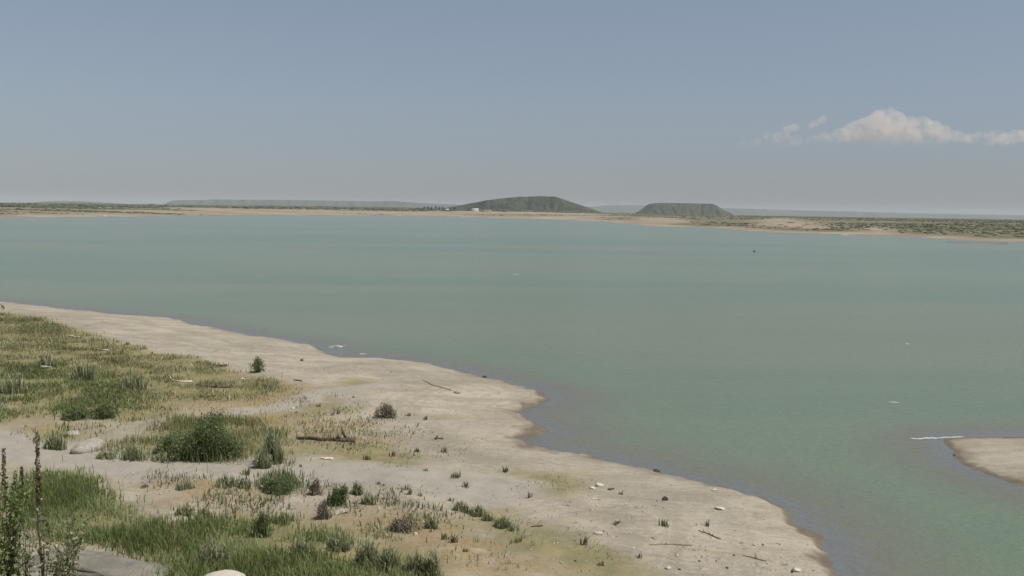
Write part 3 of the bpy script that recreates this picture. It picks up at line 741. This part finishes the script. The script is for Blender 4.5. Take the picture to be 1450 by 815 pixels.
# weathered ledges at the foot of the bluff
def slab(px, py, wpx, dep, hm, label, rot):
    p = at(px, py); w = wpx * px_m(p)
    v, f = ICO3; v = v.copy(); v = np.sign(v) * np.abs(v) ** 0.6
    nn = fbm(v[:, 0] * 2.3 + px, v[:, 1] * 2.3 + v[:, 2] * 2 + py, 4) - 0.5
    v = v * (1 + nn * 0.9)[:, None] * np.array([w / 2, dep / 2, hm / 2])
    mb = MB(); mb.add(v, None, f)
    o = mb.build('rock_slab', M['slab'], loc=p + np.array([0, 0, hm * 0.18])); o.rotation_euler = (math.radians(6), math.radians(5), rot)
    return tag(o, label, 'rock slab', 'grey ledges below the bluff')
slab(165, 812, 150, 1.5, 0.5, 'wide grey rock slab tilted at the bottom below the near grass', -0.1)
slab(95, 803, 110, 1.8, 0.5, 'grey rock slab seen through the tall dead stalks', 0.15)
slab(30, 818, 110, 1.8, 0.5, 'dark grey rock slab behind leafy plants at the lower corner', 0.1)
# small stones, shared meshes
small = [rock_mb(1, .8, .6, ICO2).mesh('small_stone', M[m]) for m in ('stone', 'pale_stone', 'stone', 'dark_stone', 'pale_stone')]
def scatter_small(poly, n, lo, hi):
    P = wpoly(poly); xy = sample_poly(P, n)
    for x, y in xy:
        o = bpy.data.objects.new('small_stone', random.choice(small)); COL.objects.link(o)
        s = random.uniform(lo, hi) * random.uniform(.6, 1.0)
        o.location = (x, y, float(H(x, y)) + s * .2); o.scale = (s * random.uniform(.8, 1.6), s, s * random.uniform(.7, 1)); o.rotation_euler = (random.uniform(-.3, .3), random.uniform(-.3, .3), random.uniform(0, 6.28))
        tag(o, 'small loose stone lying on the sandy beach', 'stone', 'small stones scattered over the beach')
scatter_small([(820,690),(960,715),(1060,760),(1140,800),(960,812),(860,770),(780,730)], 80, .04, .11)
scatter_small([(520,570),(640,560),(760,640),(840,690),(700,740),(560,700),(470,610)], 40, .04, .10)
scatter_small([(180,665),(420,675),(560,690),(640,760),(460,735),(220,700)], 45, .04, .11)
scatter_small([(300,480),(440,500),(560,520),(640,560),(480,560),(400,530)], 25, .06, .13)
scatter_small([(700,750),(900,790),(940,812),(760,812)], 22, .04, .09)

# ------------------------------------------------------------------ driftwood
def log(name, pts, r_px, mat, label, stubs=0, lift=0.5, cat='driftwood'):
    W = np.array([at(*p) for p in pts]); m = px_m(W[0]); r = max(r_px * m, 0.02)
    c = W.mean(0); W = W - c
    t = np.linspace(0, 1, 14); s = np.linspace(0, 1, len(W))
    C = np.stack([np.interp(t, s, W[:, k]) for k in range(3)], -1)
    C += (np.stack([vnoise(t * 6 + px_m(c) * 99, t * 0 + k * 7) for k in range(3)], -1) - .5) * r * 1.5
    zz = H(C[:, 0] + c[0], C[:, 1] + c[1]) - c[2]
    C[:, 2] = zz + r * lift
    rr = r * (1 - 0.55 * t) * (1 + .3 * (vnoise(t * 9, t * 0 + r * 100) - .5)); rr[0] *= .8; rr[-1] *= .5
    root = MB(); tube(root, C, rr, 8)
    for k in range(stubs):
        i = random.randint(2, 10); d = np.array([random.uniform(-.6, .6), random.uniform(-.5, .5), random.uniform(.4, .9)]); L = r * random.uniform(4, 9)
        tube(root, [C[i], C[i] + d * L * .5, C[i] + d * L + np.array([0.1 * L, 0, -.1 * L])], [rr[i] * .6, rr[i] * .4, rr[i] * .12], 6)
    return tag(root.build(name, M[mat], loc=c, smooth=True), label, cat)
log('driftwood_log', [(505,626),(480,625),(455,624),(417,621)], 4.2, 'dark_wood', 'long dark driftwood log lying on dry grass right of largest shrub', 3)
log('driftwood_log', [(330,548),(305,549),(275,546)], 2.2, 'dark_wood', 'dark log beside the long bleached branch on the hillside', 1)
log('driftwood_branch', [(273,541),(255,541),(243,538),(239,534)], 1.8, 'pale_wood', 'longest bleached branch with upturned end lying in hillside grass', 1)
log('driftwood_branch', [(325,563),(314,556),(304,551)], 1.3, 'pale_wood', 'thin bleached branch slanting below the dark log', 1)
log('driftwood_branch', [(306,561),(292,562),(277,561)], 1.3, 'dark_wood', 'thin dark stick lying level below the dark log', 0)
log('driftwood_branch', [(153,497),(137,495)], 1.6, 'pale_wood', 'short bleached stick high in the hillside grass', 0)
log('driftwood_branch', [(112,478),(97,476)], 1.6, 'pale_wood', 'grey white stick, highest on the hillside near its crest', 0)
log('driftwood_log', [(319,519),(308,518)], 2.0, 'dark_wood', 'short dark log at the crest edge before the lone small shrub', 0)
log('driftwood_log', [(230,558),(212,556)], 2.0, 'grey_wood', 'grey brown log on bare soil below the bleached branch', 0)
log('driftwood_branch', [(472,651),(455,650)], 2.6, 'pale_wood', 'stout white driftwood piece at the edge of the dirt track', 0)
log('driftwood_branch', [(980,773),(955,771),(935,771),(920,772)], 1.5, 'grey_wood', 'long thin grey stick with debris lying above the mossy turf', 2)
log('driftwood_branch', [(1020,764),(1005,757),(990,752)], 1.6, 'grey_wood', 'forked grey branch lying on the open beach point', 3)
log('driftwood_branch', [(1085,795),(1066,790),(1052,787)], 1.5, 'grey_wood', 'bare grey twig slanting on the lowest part of the point', 2)
log('driftwood_branch', [(640,553),(625,549),(612,545),(598,538)], 1.0, 'grey_wood', 'thin drift line stick on the upper beach by the bend', 0)
log('driftwood_branch', [(628,622),(614,621)], 1.4, 'dark_wood', 'short dark stick alone on the open middle beach', 0)
log('driftwood_branch', [(428,540),(415,538)], 1.3, 'dark_wood', 'short dark stick on the green mat near the lone shrub', 0)
log('driftwood_branch', [(1122,812),(1124,804)], 1.2, 'dark_wood', 'dark stick leaning against the lowest pale stone', 0, 1.5)
log('driftwood_log', [(768,745),(752,746)], 1.4, 'dark_wood', 'short dark log on turf edge below the grey track', 0)
log('driftwood_branch', [(6,438),(2,435)], 1.2, 'dark_wood', 'dark stub standing on the crest at the picture edge', 2, 2.0)

# ------------------------------------------------------------------ near dead stalks and leafy plants on the bluff edge
def stalk(px_top, py_top, px_base, dist, spike_frac, label, r=0.011, spike_r=0.026, leafn=30):
    base = far_pt(px_base, 850, dist); base[2] = float(H(base[0], base[1]))
    top = far_pt(px_top, py_top, dist)
    L = top - base
    root = empty('dead_stalk', base, label, 'dead stalk', 'tall dead stalks on the bluff edge')
    t = np.linspace(0, 1, 16)[:, None]
    C = L * t + np.stack([np.sin(t[:, 0] * 5 + px_top) * .012, np.cos(t[:, 0] * 4) * .01, t[:, 0] * 0], -1)
    mb = MB(); tube(mb, C, r * (1.15 - .6 * t[:, 0]), 7); mb.build('stem', M['stem'], root, True)
    s = MB(); n = int(spike_frac * np.linalg.norm(L) * 420)
    tt = 1 - rng.uniform(0, 1, n) * spike_frac; a = rng.uniform(0, 6.28, n)
    prof = spike_r * (0.55 + 0.45 * np.minimum(1, (1 - tt) / spike_frac * 2.2))
    rad = prof * rng.uniform(.25, 1.0, n)
    P = L[None] * tt[:, None] + np.stack([rad * np.cos(a), rad * np.sin(a), rng.normal(0, .008, n)], -1)
    leaves(s, P, 0.026, .2, np.clip(rng.normal(.35, .3, n), 0, 1), .7)
    s.build('seed_head', M['seed'], root)
    l = MB(); tt = rng.uniform(.15, 1 - spike_frac, leafn); a = rng.uniform(0, 6.28, leafn); rad = rng.uniform(.02, .09, leafn)
    leaves(l, L[None] * tt[:, None] + np.stack([rad * np.cos(a), rad * np.sin(a), -rad * .3], -1), .07, .0, rng.uniform(0, 1, leafn), .35)
    l.build('withered_leaf', M['dry_twig'], root)['kind'] = 'stuff'
    return root
stalk(52, 612, 60, 9.0, 0.42, 'tallest dead brown stalk with a knobbly seed spike in lower corner')
stalk(5, 636, 12, 9.4, 0.36, 'dead brown seed stalk nearest the picture edge in lower corner')
stalk(31, 660, 22, 9.8, 0.22, 'short thin seed stalk between the two tall dead stalks', .008, .018)
def leafy(px_top, py_top, px_base, dist, label, branches=5, leafn=240, spread=.12, leaf=.038, mat='weed'):
    base = far_pt(px_base, 850, dist); base[2] = float(H(base[0], base[1]))
    L = far_pt(px_top, py_top, dist) - base
    root = empty('leafy_plant', base, label, 'plant', 'leafy plants on the bluff edge')
    s, l = MB(), MB()
    for b in range(branches):
        e = L * rng.uniform(.72, 1.0) if b else L.copy()
        if b: e = e + np.array([rng.normal(0, spread), rng.normal(0, spread), 0])
        t = np.linspace(0, 1, 10)[:, None]; C = e * t + (np.array([e[0] * .3, e[1] * .3, 0]) * (t ** 2 - t))
        tube(s, C, .007 * (1.1 - .8 * t[:, 0]), 6)
        n = int(leafn / branches * (1.4 if b == 0 else 1))
        k = rng.uniform(.2, 1, n); P = np.stack([np.interp(k, t[:, 0], C[:, q]) for q in range(3)], -1)
        off = rng.normal(0, 1, (n, 3)); off[:, 2] *= .5
        P = P + unit(off) * (0.03 + .05 * (1 - k))[:, None] * rng.uniform(.5, 1.2, n)[:, None]
        leaves(l, P, leaf, .25, np.clip(rng.normal(.5, .28, n), 0, 1), .5)
    s.build('stems', M['stem'], root, True); l.build('foliage', M[mat], root)
    return root
leafy(105, 722, 92, 8.8, 'leafy green plant with a pointed tip right of tallest dead stalk', 6, 420, .10)
leafy(84, 765, 76, 8.6, 'low leafy plant at the foot of the tallest dead stalk', 5, 300, .10)
leafy(24, 668, 16, 9.2, 'bushy green plant standing between the dead stalks', 9, 900, .13, .05, 'green_grass')
leafy(-4, 690, -8, 9.0, 'green plant cut by the picture edge in lower corner', 7, 700, .12, .05, 'green_grass')
leafy(36, 752, 36, 8.7, 'small dark leafy plant lowest between the dead stalks', 5, 260, .08)
leafy(62, 742, 62, 9.0, 'thin leafy shoot climbing beside the tallest dead stalk', 3, 150, .05)

# ------------------------------------------------------------------ far bank: scrub mass, trees, buildings, masts
def blob_field(mb, C, S, base):
    v, f = base
    N = len(C); k = len(v)
    jit = 1 + rng.normal(0, .22, (N, k, 1))
    V = C[:, None] + v[None] * jit * S[:, None]
    F = f[None] + (np.arange(N) * k)[:, None, None]
    mb.add(V.reshape(-1, 3), None, F.reshape(-1, 3), tint=np.repeat(rng.uniform(0, .8, N), k))
an = rng.uniform(-0.52, 0.52, 90000); rad_ = np.exp(rng.uniform(np.log(560), np.log(5200), 90000))
bx, by = rad_ * np.sin(an), rad_ * np.cos(an)
sdf_ = poly_sd(bx, by, far_poly)
pxc = CX + F_PX * bx / by
bel = fbm(bx * 0.0022 + 3, by * 0.0075 + 8, 4) + sstep(330, 100, pxc) * .16 + sstep(820, 960, pxc) * .14 - .10 + .22 * sstep(250, 800, sdf_)
pr = np.clip(sstep(.46, .60, bel) * sstep(20, 120, sdf_) * np.interp(pxc, [0, 650, 850], [.55, .4, .30]) + sstep(600, 1100, sdf_) * .5, 0, 1) * sstep(0, 20, sdf_)
for P_ in TAN: pr = pr * (1 - 0.93 * sstep(-15, 20, poly_sd(bx, by, P_)))
sel = rng.uniform(0, 1, len(bx)) < pr
bx, by, sdf_, pxs = bx[sel], by[sel], sdf_[sel], pxc[sel]
hh = rng.uniform(0.3, 0.85, len(bx)) * (1 + 3.2 * sstep(350, 700, sdf_) * sstep(900, 640, pxs)) * (0.75 + .5 * sstep(800, 1600, by))
ww = hh * rng.uniform(1.2, 4.5, len(bx)) + .3
mb = MB(); blob_field(mb, np.stack([bx, by, H(bx, by) + hh * .35], -1), np.stack([ww, ww, hh * .8], -1), ICO1)
tag(mb.build('scrub', M['scrub']), kind='stuff')

def far_tree(px, py, hpx, wpx, dist, label, palm=False):
    b = far_pt(px, py, dist); b[2] = float(H(b[0], b[1])); m = dist / F_PX; h, w = hpx * m, wpx * m
    r = empty('tree', b, label, 'tree', 'trees by the far buildings')
    t = MB(); tube(t, [[0, 0, -.4], [.1, 0, h * .35], [0, 0, h * .6]], [.35, .26, .18], 6); t.build('trunk', M['stem'], r)
    c = MB(); n = 60
    u = unit(rng.normal(size=(n, 3))) * rng.uniform(.3, 1, (n, 1))
    C = np.array([0, 0, h * .62]) + u * np.array([w * .42, w * .42, h * .34])
    s = rng.uniform(.10, .2, n)[:, None] * np.array([[w, w, h * .7]])
    blob_field(c, C, s, ICO1); c.build('crown', M['scrub'], r)
trees = [(601,293.5,5,4,'first dark tree of the row left of the far white house'),(606,293.5,6,3,'slender dark tree second in the row by the far houses'),
 (611,293.5,5,4,'round dark tree third in the far row by the houses'),(617,293.8,6.5,3,'tallest slender tree of the far row by the houses'),(622,293.8,5,4,'dark tree after the tallest one in the far row'),
 (627,293.8,5.5,3.5,'last dark tree before the far white house'),(638,294,5,4,'dark tree touching the right end of the far white house'),(644,294.2,5,5,'broad dark tree between the far white house and the masts'),
 (664,294.8,4,5,'low round tree left of the larger far white building'),(678,294.6,4.5,4,'dark tree behind the larger far white building')]
for a_ in trees: far_tree(a_[0], a_[1], a_[2], a_[3], 2950, a_[4])
for i, (x, h, w) in enumerate([(3,4,3),(8,3.5,3),(13,4.5,3),(19,3.5,4),(27,4,3),(34,4.5,2.5),(47,3,4),(60,3,3)]):
    b = far_pt(x, 289, 1650)
    far_tree(x, 289, h, w, 1650, ['round crowned tree first on the far skyline at the picture edge','small tree second on the far skyline from the edge','tall tree third on the far skyline from the edge','spreading tree fourth on the far skyline','slim tree fifth on the far skyline','tall slim tree standing apart, sixth on the far skyline','low broad tree on the skyline right of the tall slim one','small last tree of the far skyline row'][i])

def box(mb, x0, x1, y0, y1, z0, z1):
    v = [(x, y, z) for z in (z0, z1) for y in (y0, y1) for x in (x0, x1)]
    mb.add(v, [(0, 2, 3, 1), (4, 5, 7, 6), (0, 1, 5, 4), (2, 6, 7, 3), (0, 4, 6, 2), (1, 3, 7, 5)])
def house(px, py, wpx, hpx, dist, wall, label, gable=True, windows=3):
    b = far_pt(px, py, dist); b[2] = float(H(b[0], b[1])) ; m = dist / F_PX; w, h = wpx * m, hpx * m
    r = empty('house', b, label, 'house', None, 0.12); d = w * .6; hw = h * (.68 if gable else .92)
    k = MB(); box(k, -w/2, w/2, -d/2, d/2, -2, hw); k.build('wall', M[wall], r)
    k = MB()
    if gable:
        e = .6; v = [(-w/2-e, -d/2-e, hw+.03), (w/2+e, -d/2-e, hw+.03), (w/2+e, d/2+e, hw+.03), (-w/2-e, d/2+e, hw+.03), (-w/2-e, 0, h), (w/2+e, 0, h)]
        k.add(v, [(0, 1, 5, 4), (2, 3, 4, 5), (3, 2, 1, 0)], [(0, 4, 3), (1, 2, 5)])
    else: box(k, -w/2-.4, w/2+.4, -d/2-.4, d/2+.4, hw+.02, h)
    k.build('roof', M['roof'], r)
    k = MB(); box(k, -.7, .7, -d/2-.12, -d/2-.02, 0, 2.4); k.build('door', M['dark_pane'], r)
    for i in range(windows):
        x = -w/2 + w * (i + .5) / windows
        if abs(x) < 1.6: x += 2.6
        k = MB(); box(k, x-.9, x+.9, -d/2-.12, -d/2-.02, 1.0, 2.5); k.build('window', M['dark_pane'], r)
    return r
house(633, 292.5, 4.5, 3.2, 2850, 'white_paint', 'small white far house among the dark trees left of the mesa')
house(673, 294, 9, 4.2, 2800, 'white_paint', 'larger white far building with pale roof at the mesa foot')
house(688, 295, 15, 2.6, 2790, 'cream_wall', 'long low sandy building beside the larger white far building', False, 5)
house(746, 289, 5, 1.6, 3300, 'white_paint', 'tiny pale building alone on the lower slope of the mesa', False, 2)
def mast(px, label):
    b = far_pt(px, 293, 2900); b[2] = float(H(b[0], b[1])); h = 11 * 2900 / F_PX
    r = empty('radio_mast', b, label, 'mast', 'masts by the far buildings')
    k = MB()
    for dx, dy in ((-.5, -.3), (.5, -.3), (0, .55)): tube(k, [[dx, dy, -1], [dx * .5, dy * .5, h * .5], [dx * .15, dy * .15, h]], [.14, .11, .08], 5)
    k.build('leg_frame', M['steel'], r)
    k = MB()
    for i in range(9):
        z = h * (i + .5) / 9.5; s = 1 - .85 * z / h
        tube(k, [[-.5 * s, -.3 * s, z], [.5 * s, -.3 * s, z + .8]], .07, 4); tube(k, [[.5 * s, -.3 * s, z], [0, .55 * s, z + .8]], .07, 4)
    k.build('bracing', M['steel'], r)
mast(641.5, 'thin steel mast nearer the far white house'); mast(646.5, 'thin steel mast nearer the mesa foot')

def boat(px, py, label):
    p = plane_pt(px, py); n = 14; L, W, Hh = 4.2, 1.5, .75
    r = empty('rowing_boat', p + np.array([0, 2, .25]), label, 'boat', None, 0.2)
    t = np.linspace(0, 1, n); half = W / 2 * np.sin(np.pi * np.clip(.12 + t * .88, 0, 1)) ** .6
    V = []
    for i in range(n):
        x = (t[i] - .5) * L; sh = Hh * (1 + .35 * (abs(t[i] - .4) * 1.4) ** 2)
        V += [(x, -half[i], sh), (x, -half[i] * .7, .15), (x, 0, 0), (x, half[i] * .7, .15), (x, half[i], sh), (x, half[i] * .86, sh - .02), (x, 0, .1), (x, -half[i] * .86, sh - .02)]
    q = [(i * 8 + j, i * 8 + (j + 1) % 8, (i + 1) * 8 + (j + 1) % 8, (i + 1) * 8 + j) for i in range(n - 1) for j in range(8)]
    k = MB(); k.add(V, q, [(0, 1, 2), (0, 2, 3), (0, 3, 4), (0, 4, 6)]); k.build('hull', M['white_paint'], r, True)
    k = MB(); box(k, -.3, 0, -.55, .55, .5, .55); box(k, .8, 1.05, -.5, .5, .5, .55); k.build('bench', M['grey_wood'], r)
boat(148, 306.2, 'small white boat drawn up on the far left shore')
for x, y, w, h, lab in [(1196,332.6,14,2.4,'dark flat rock standing in the water off the far right shore'),(1182,331.2,12,1.6,'low reddish rock at the waterline of the far right shore'),(1010,321.5,7,2.6,'pale outcrop on the far shore below the second mesa'),(988,320.6,7,2.2,'dark outcrop on the far shore left of the pale one')]:
    p = plane_pt(x, y); m = px_m(p)
    o = rock_mb(w * m / 2, w * m * .4, h * m / 2, ICO3).build('shore_rock', M['pale_stone' if 'pale' in lab else 'stone'], loc=p + np.array([0, 2, h * m * .15])); tag(o, lab, 'rock', 'rocks on the far shore')

# ------------------------------------------------------------------ birds and float on the water
def bird(px, py, span, z, wings, label, rz):
    p = plane_pt(px, py, z)
    r = empty('white_bird', p, label, 'bird', None, rz)
    t = np.linspace(0, 1, 16); L = span * .5
    C = np.stack([(t - .45) * L, t * 0, np.interp(t, [0, .3, .7, .85, 1], [.04, 0, .03, .09, .09]) * span * .5], -1)
    R = np.interp(t, [0, .08, .3, .55, .72, .8, .88, .95, 1], [.01, .035, .095, .10, .06, .045, .055, .03, .008]) * span * .55
    k = MB(); tube(k, C, R, 10)
    for s in (-1, 1):
        n = 9; u = np.linspace(0, 1, n)
        if wings: X = .02 * L - u ** 2 * .12 * span; Y = s * (.04 + u * .46) * span; Z = (np.sin(u * 2.4) * .10) * span
        else: X = .1 * L - u * .35 * span; Y = s * (.07 - .02 * u) * span; Z = .05 * span - u * .03 * span
        ch = (1 - u) ** .5 * .16 * span + .012 * span
        top = np.stack([X + ch * .4, Y, Z + .012 * span], -1); back = np.stack([X - ch * .6, Y, Z], -1); bot = np.stack([X, Y, Z - .008 * span], -1)
        V = np.stack([top, back, bot], 1).reshape(-1, 3)
        q = [(i * 3 + j, i * 3 + (j + 1) % 3, i * 3 + 3 + (j + 1) % 3, i * 3 + 3 + j) for i in range(n - 1) for j in range(3)]
        k.add(V, q)
    k.build('body', M['feather'], r, True)
    k = MB(); tube(k, [C[-1] - [.01, 0, 0], C[-1] + [.06 * span, 0, -.012 * span]], [.014 * span, .003 * span], 6); k.build('beak', M['beak'], r)
bird(1285, 487, .75, .25, True, 'white bird skimming low over open water off the sandbar', 0.15)
bird(483, 491, .8, .10, False, 'white bird sitting in the shallows close to the beach', 0.5)
# foam: thin irregular sheets lying on the water
def foam(name, pts, width, holes=.5, n=60):
    P = np.array([plane_pt(*p) for p in pts]); s = np.linspace(0, 1, len(P)); mb = MB()
    for i in range(n):
        u = rng.uniform(0, 1); c = np.array([np.interp(u, s, P[:, k]) for k in range(3)]) + np.array([rng.normal(0, width), rng.normal(0, width), 0]); m = 7
        a = np.linspace(0, 2 * np.pi, m, endpoint=False); rr = rng.uniform(.05, .2, m) * (.6 + width)
        ring = np.stack([c[0] + np.cos(a) * rr * 2.2, c[1] + np.sin(a) * rr, np.full(m, .012 + i * .0004)], -1)
        mb.add(np.concatenate([ring, [[c[0], c[1], .03 + i * .0004]]]), None, [(j, (j + 1) % m, m) for j in range(m)])
    return tag(mb.build(name, foam_mat), kind='stuff')
foam_mat = plain_mat('water_foam', (0.34, 0.36, 0.34), (0.46, 0.47, 0.45), 8, .9, .2, .02)
foam('foam', [(1296,621.2),(1330,620),(1362,618.6)], .07, n=34)
foam('foam', [(466,492),(476,490),(484,489.5)], .28, n=13)
for k in [(730,388),(537,390),(308,371),(515,503),(1260,577),(1290,579)]: pass
foam('foam', [(727,388),(733,388.2)], .3, n=5); foam('foam', [(512,501),(516,501)], .2, n=5); foam('foam', [(1258,569),(1266,569.2)], .15, n=5)
p = plane_pt(1068, 356); r = empty('float_marker', p, 'tiny dark float bobbing alone on the open lake', 'float')
k = MB(); v, f = ICO3; k.add(v * [.42, .42, .36] + [0, 0, .12], None, f); k.build('buoy_body', M['float'], r, True)
k = MB(); tube(k, [[0, 0, .4], [0, 0, .95]], [.05, .04], 8); k.build('pole', M['float'], r, True)

# ------------------------------------------------------------------ cumulus cloud
def cloud_material(name, sigma, z0, z1):
    k = NT(name)
    n = k.noise(0.007, 6, 0.65)
    g = k.n('ShaderNodeNewGeometry'); sp = k.n('ShaderNodeSeparateXYZ'); k.l(g.outputs['Position'], sp.inputs[0])
    fade = k.rng(sp.outputs[2], z0, z1)
    dn = k.math('MULTIPLY', k.math('MULTIPLY', k.rng(n, 0.40, 0.56), fade), sigma)
    v = k.n('ShaderNodeVolumePrincipled'); v.inputs['Color'].default_value = (1.0, 0.92, 0.87, 1); k.l(dn, v.inputs['Density'])
    v.inputs['Anisotropy'].default_value = 0.3
    k.l(v.outputs[0], k.out.inputs['Volume']); return k.m
CD = 12000.0
def cloud(name, lumps, mat, label, vox=22):
    mb = MB(); v, f = ICO3
    for (x, y, r, dy) in lumps:
        c = far_pt(x, y, CD + dy); R = r * CD / F_PX
        d = fbm(v[:, 0] * 2 + x, v[:, 1] * 2 + v[:, 2] * 1.6 + y, 3) - .5
        mb.add(c + v * (R * (1 + d * .7))[:, None] * [1, 1.3, .9], None, f)
    o = mb.build(name, mat, smooth=True)
    md = o.modifiers.new('fuse', 'REMESH'); md.mode = 'VOXEL'; md.voxel_size = vox
    return tag(o, label, 'cloud', 'clouds low over the far shore')
zb0 = far_pt(1250, 210, CD)[2]; zb1 = far_pt(1250, 186, CD)[2]
cm = cloud_material('cumulus_vapour', 0.0036, zb0, zb1)
cm2 = cloud_material('thin_cumulus_vapour', 0.0040, zb0 - 30, zb0 + 130)
cloud('cumulus_cloud', [(1150,199,10,0),(1168,197,12,100),(1190,193,14,-60),(1210,186,16,60),(1228,178,16,0),(1245,170,16,-80),(1258,162,13,60),(1268,170,15,0),(1285,175,14,120),(1305,179,15,-60),(1322,181,13,0),(1338,187,12,60),(1355,193,10,0),
                        (1240,192,20,0),(1270,192,22,0),(1300,194,18,0),(1215,198,16,0),(1330,198,14,0),(1366,196,9,0)], cm, 'heaped pinkish white cumulus cloud with a pointed top, the largest')
cloud('cumulus_cloud', [(1086,192,7,0),(1100,196,10,0),(1114,184,8,0),(1124,180,7,0),(1110,198,12,0),(1070,203,9,0),(1130,200,10,0),(1050,206,7,0)], cm2, 'faint small puffy cloud left of the largest one')
cloud('cumulus_cloud', [(1157,172,7,0),(1164,169,7,0),(1150,177,6,0)], cm2, 'tiny grey cloud tuft floating above the gap beside the largest')
cloud('cumulus_cloud', [(1376,196,9,0),(1390,193,9,60),(1400,198,10,0),(1412,193,11,-50),(1425,198,12,0),(1440,193,13,0),(1465,193,15,0),(1490,196,14,0)], cm2, 'faint low cloud bank right of the largest one')

# ------------------------------------------------------------------ haze
hz = MB(); box(hz, -17000, 17000, -400, 18000, float(GZ.min()) - 1.0, 130.0)
hm = NT('pale_haze'); v = hm.n('ShaderNodeVolumePrincipled'); v.inputs['Color'].default_value = (0.80, 0.88, 0.97, 1); v.inputs['Density'].default_value = 4.6e-5
hm.l(v.outputs[0], hm.out.inputs['Volume'])
haze = hz.build('haze', hm.m); tag(haze, kind='stuff')

# ------------------------------------------------------------------ light, sky, camera
SUN_EL, SUN_AZ = math.radians(60), math.radians(112)      # azimuth from +Y towards +X
w = bpy.data.worlds.new('World'); scene.world = w; w.use_nodes = True
nt = w.node_tree; nt.nodes.clear()
sky = nt.nodes.new('ShaderNodeTexSky'); sky.sky_type = 'NISHITA'; sky.sun_disc = False
sky.sun_elevation = SUN_EL; sky.sun_rotation = SUN_AZ; sky.altitude = 600; sky.air_density = 1.0; sky.dust_density = 0.8; sky.ozone_density = 1.5
hs = nt.nodes.new('ShaderNodeHueSaturation'); hs.inputs['Saturation'].default_value = 0.68
bg = nt.nodes.new('ShaderNodeBackground'); bg.inputs['Strength'].default_value = 0.065
wo = nt.nodes.new('ShaderNodeOutputWorld')
tn = nt.nodes.new('ShaderNodeMix'); tn.data_type = 'RGBA'; tn.blend_type = 'MULTIPLY'; tn.inputs[0].default_value = 1.0
tcw = nt.nodes.new('ShaderNodeTexCoord'); sx = nt.nodes.new('ShaderNodeSeparateXYZ'); rp = nt.nodes.new('ShaderNodeValToRGB')
nt.links.new(tcw.outputs['Generated'], sx.inputs[0]); nt.links.new(sx.outputs[2], rp.inputs[0])
el = rp.color_ramp.elements; el[0].position = 0.0; el[0].color = (.59, .60, .715, 1); el[1].position = 0.24; el[1].color = (.98, 1.0, 1.0, 1)
e2 = el.new(0.10); e2.color = (.80, .80, .84, 1)
nt.links.new(rp.outputs[0], tn.inputs[7])
nt.links.new(sky.outputs[0], hs.inputs['Color']); nt.links.new(hs.outputs[0], tn.inputs[6]); nt.links.new(tn.outputs[2], bg.inputs['Color']); nt.links.new(bg.outputs[0], wo.inputs['Surface'])
sl = bpy.data.lights.new('sun', 'SUN'); sl.energy = 3.9; sl.angle = math.radians(0.6); sl.color = (1.0, 0.95, 0.87)
so = bpy.data.objects.new('sun', sl); COL.objects.link(so)
dvec = Vector((math.sin(SUN_AZ) * math.cos(SUN_EL), math.cos(SUN_AZ) * math.cos(SUN_EL), math.sin(SUN_EL)))
so.rotation_euler = (-dvec).to_track_quat('-Z', 'Y').to_euler(); so.location = (0, 0, 60)

cd = bpy.data.cameras.new('camera'); cam = bpy.data.objects.new('camera', cd); COL.objects.link(cam)
cd.sensor_fit = 'HORIZONTAL'; cd.sensor_width = 36.0; cd.lens = 36.0 * F_PX / 1450.0
cd.clip_start = 0.1; cd.clip_end = 60000
mw = Matrix(((Rv[0], Uv[0], -Fv[0], CAM[0]), (Rv[1], Uv[1], -Fv[1], CAM[1]), (Rv[2], Uv[2], -Fv[2], CAM[2]), (0, 0, 0, 1)))
cam.matrix_world = mw
scene.camera = cam
vs = scene.view_settings; vs.view_transform = 'Standard'; vs.look = 'None'; vs.exposure = 0.35; vs.gamma = 1.0; vs.use_curve_mapping = False
cy = scene.cycles
cy.use_denoising = True; cy.max_bounces = 10; cy.volume_bounces = 8; cy.transparent_max_bounces = 8
cy.volume_step_rate = 1.0; cy.volume_max_steps = 256
cy.use_adaptive_sampling = True; cy.adaptive_threshold = 0.01
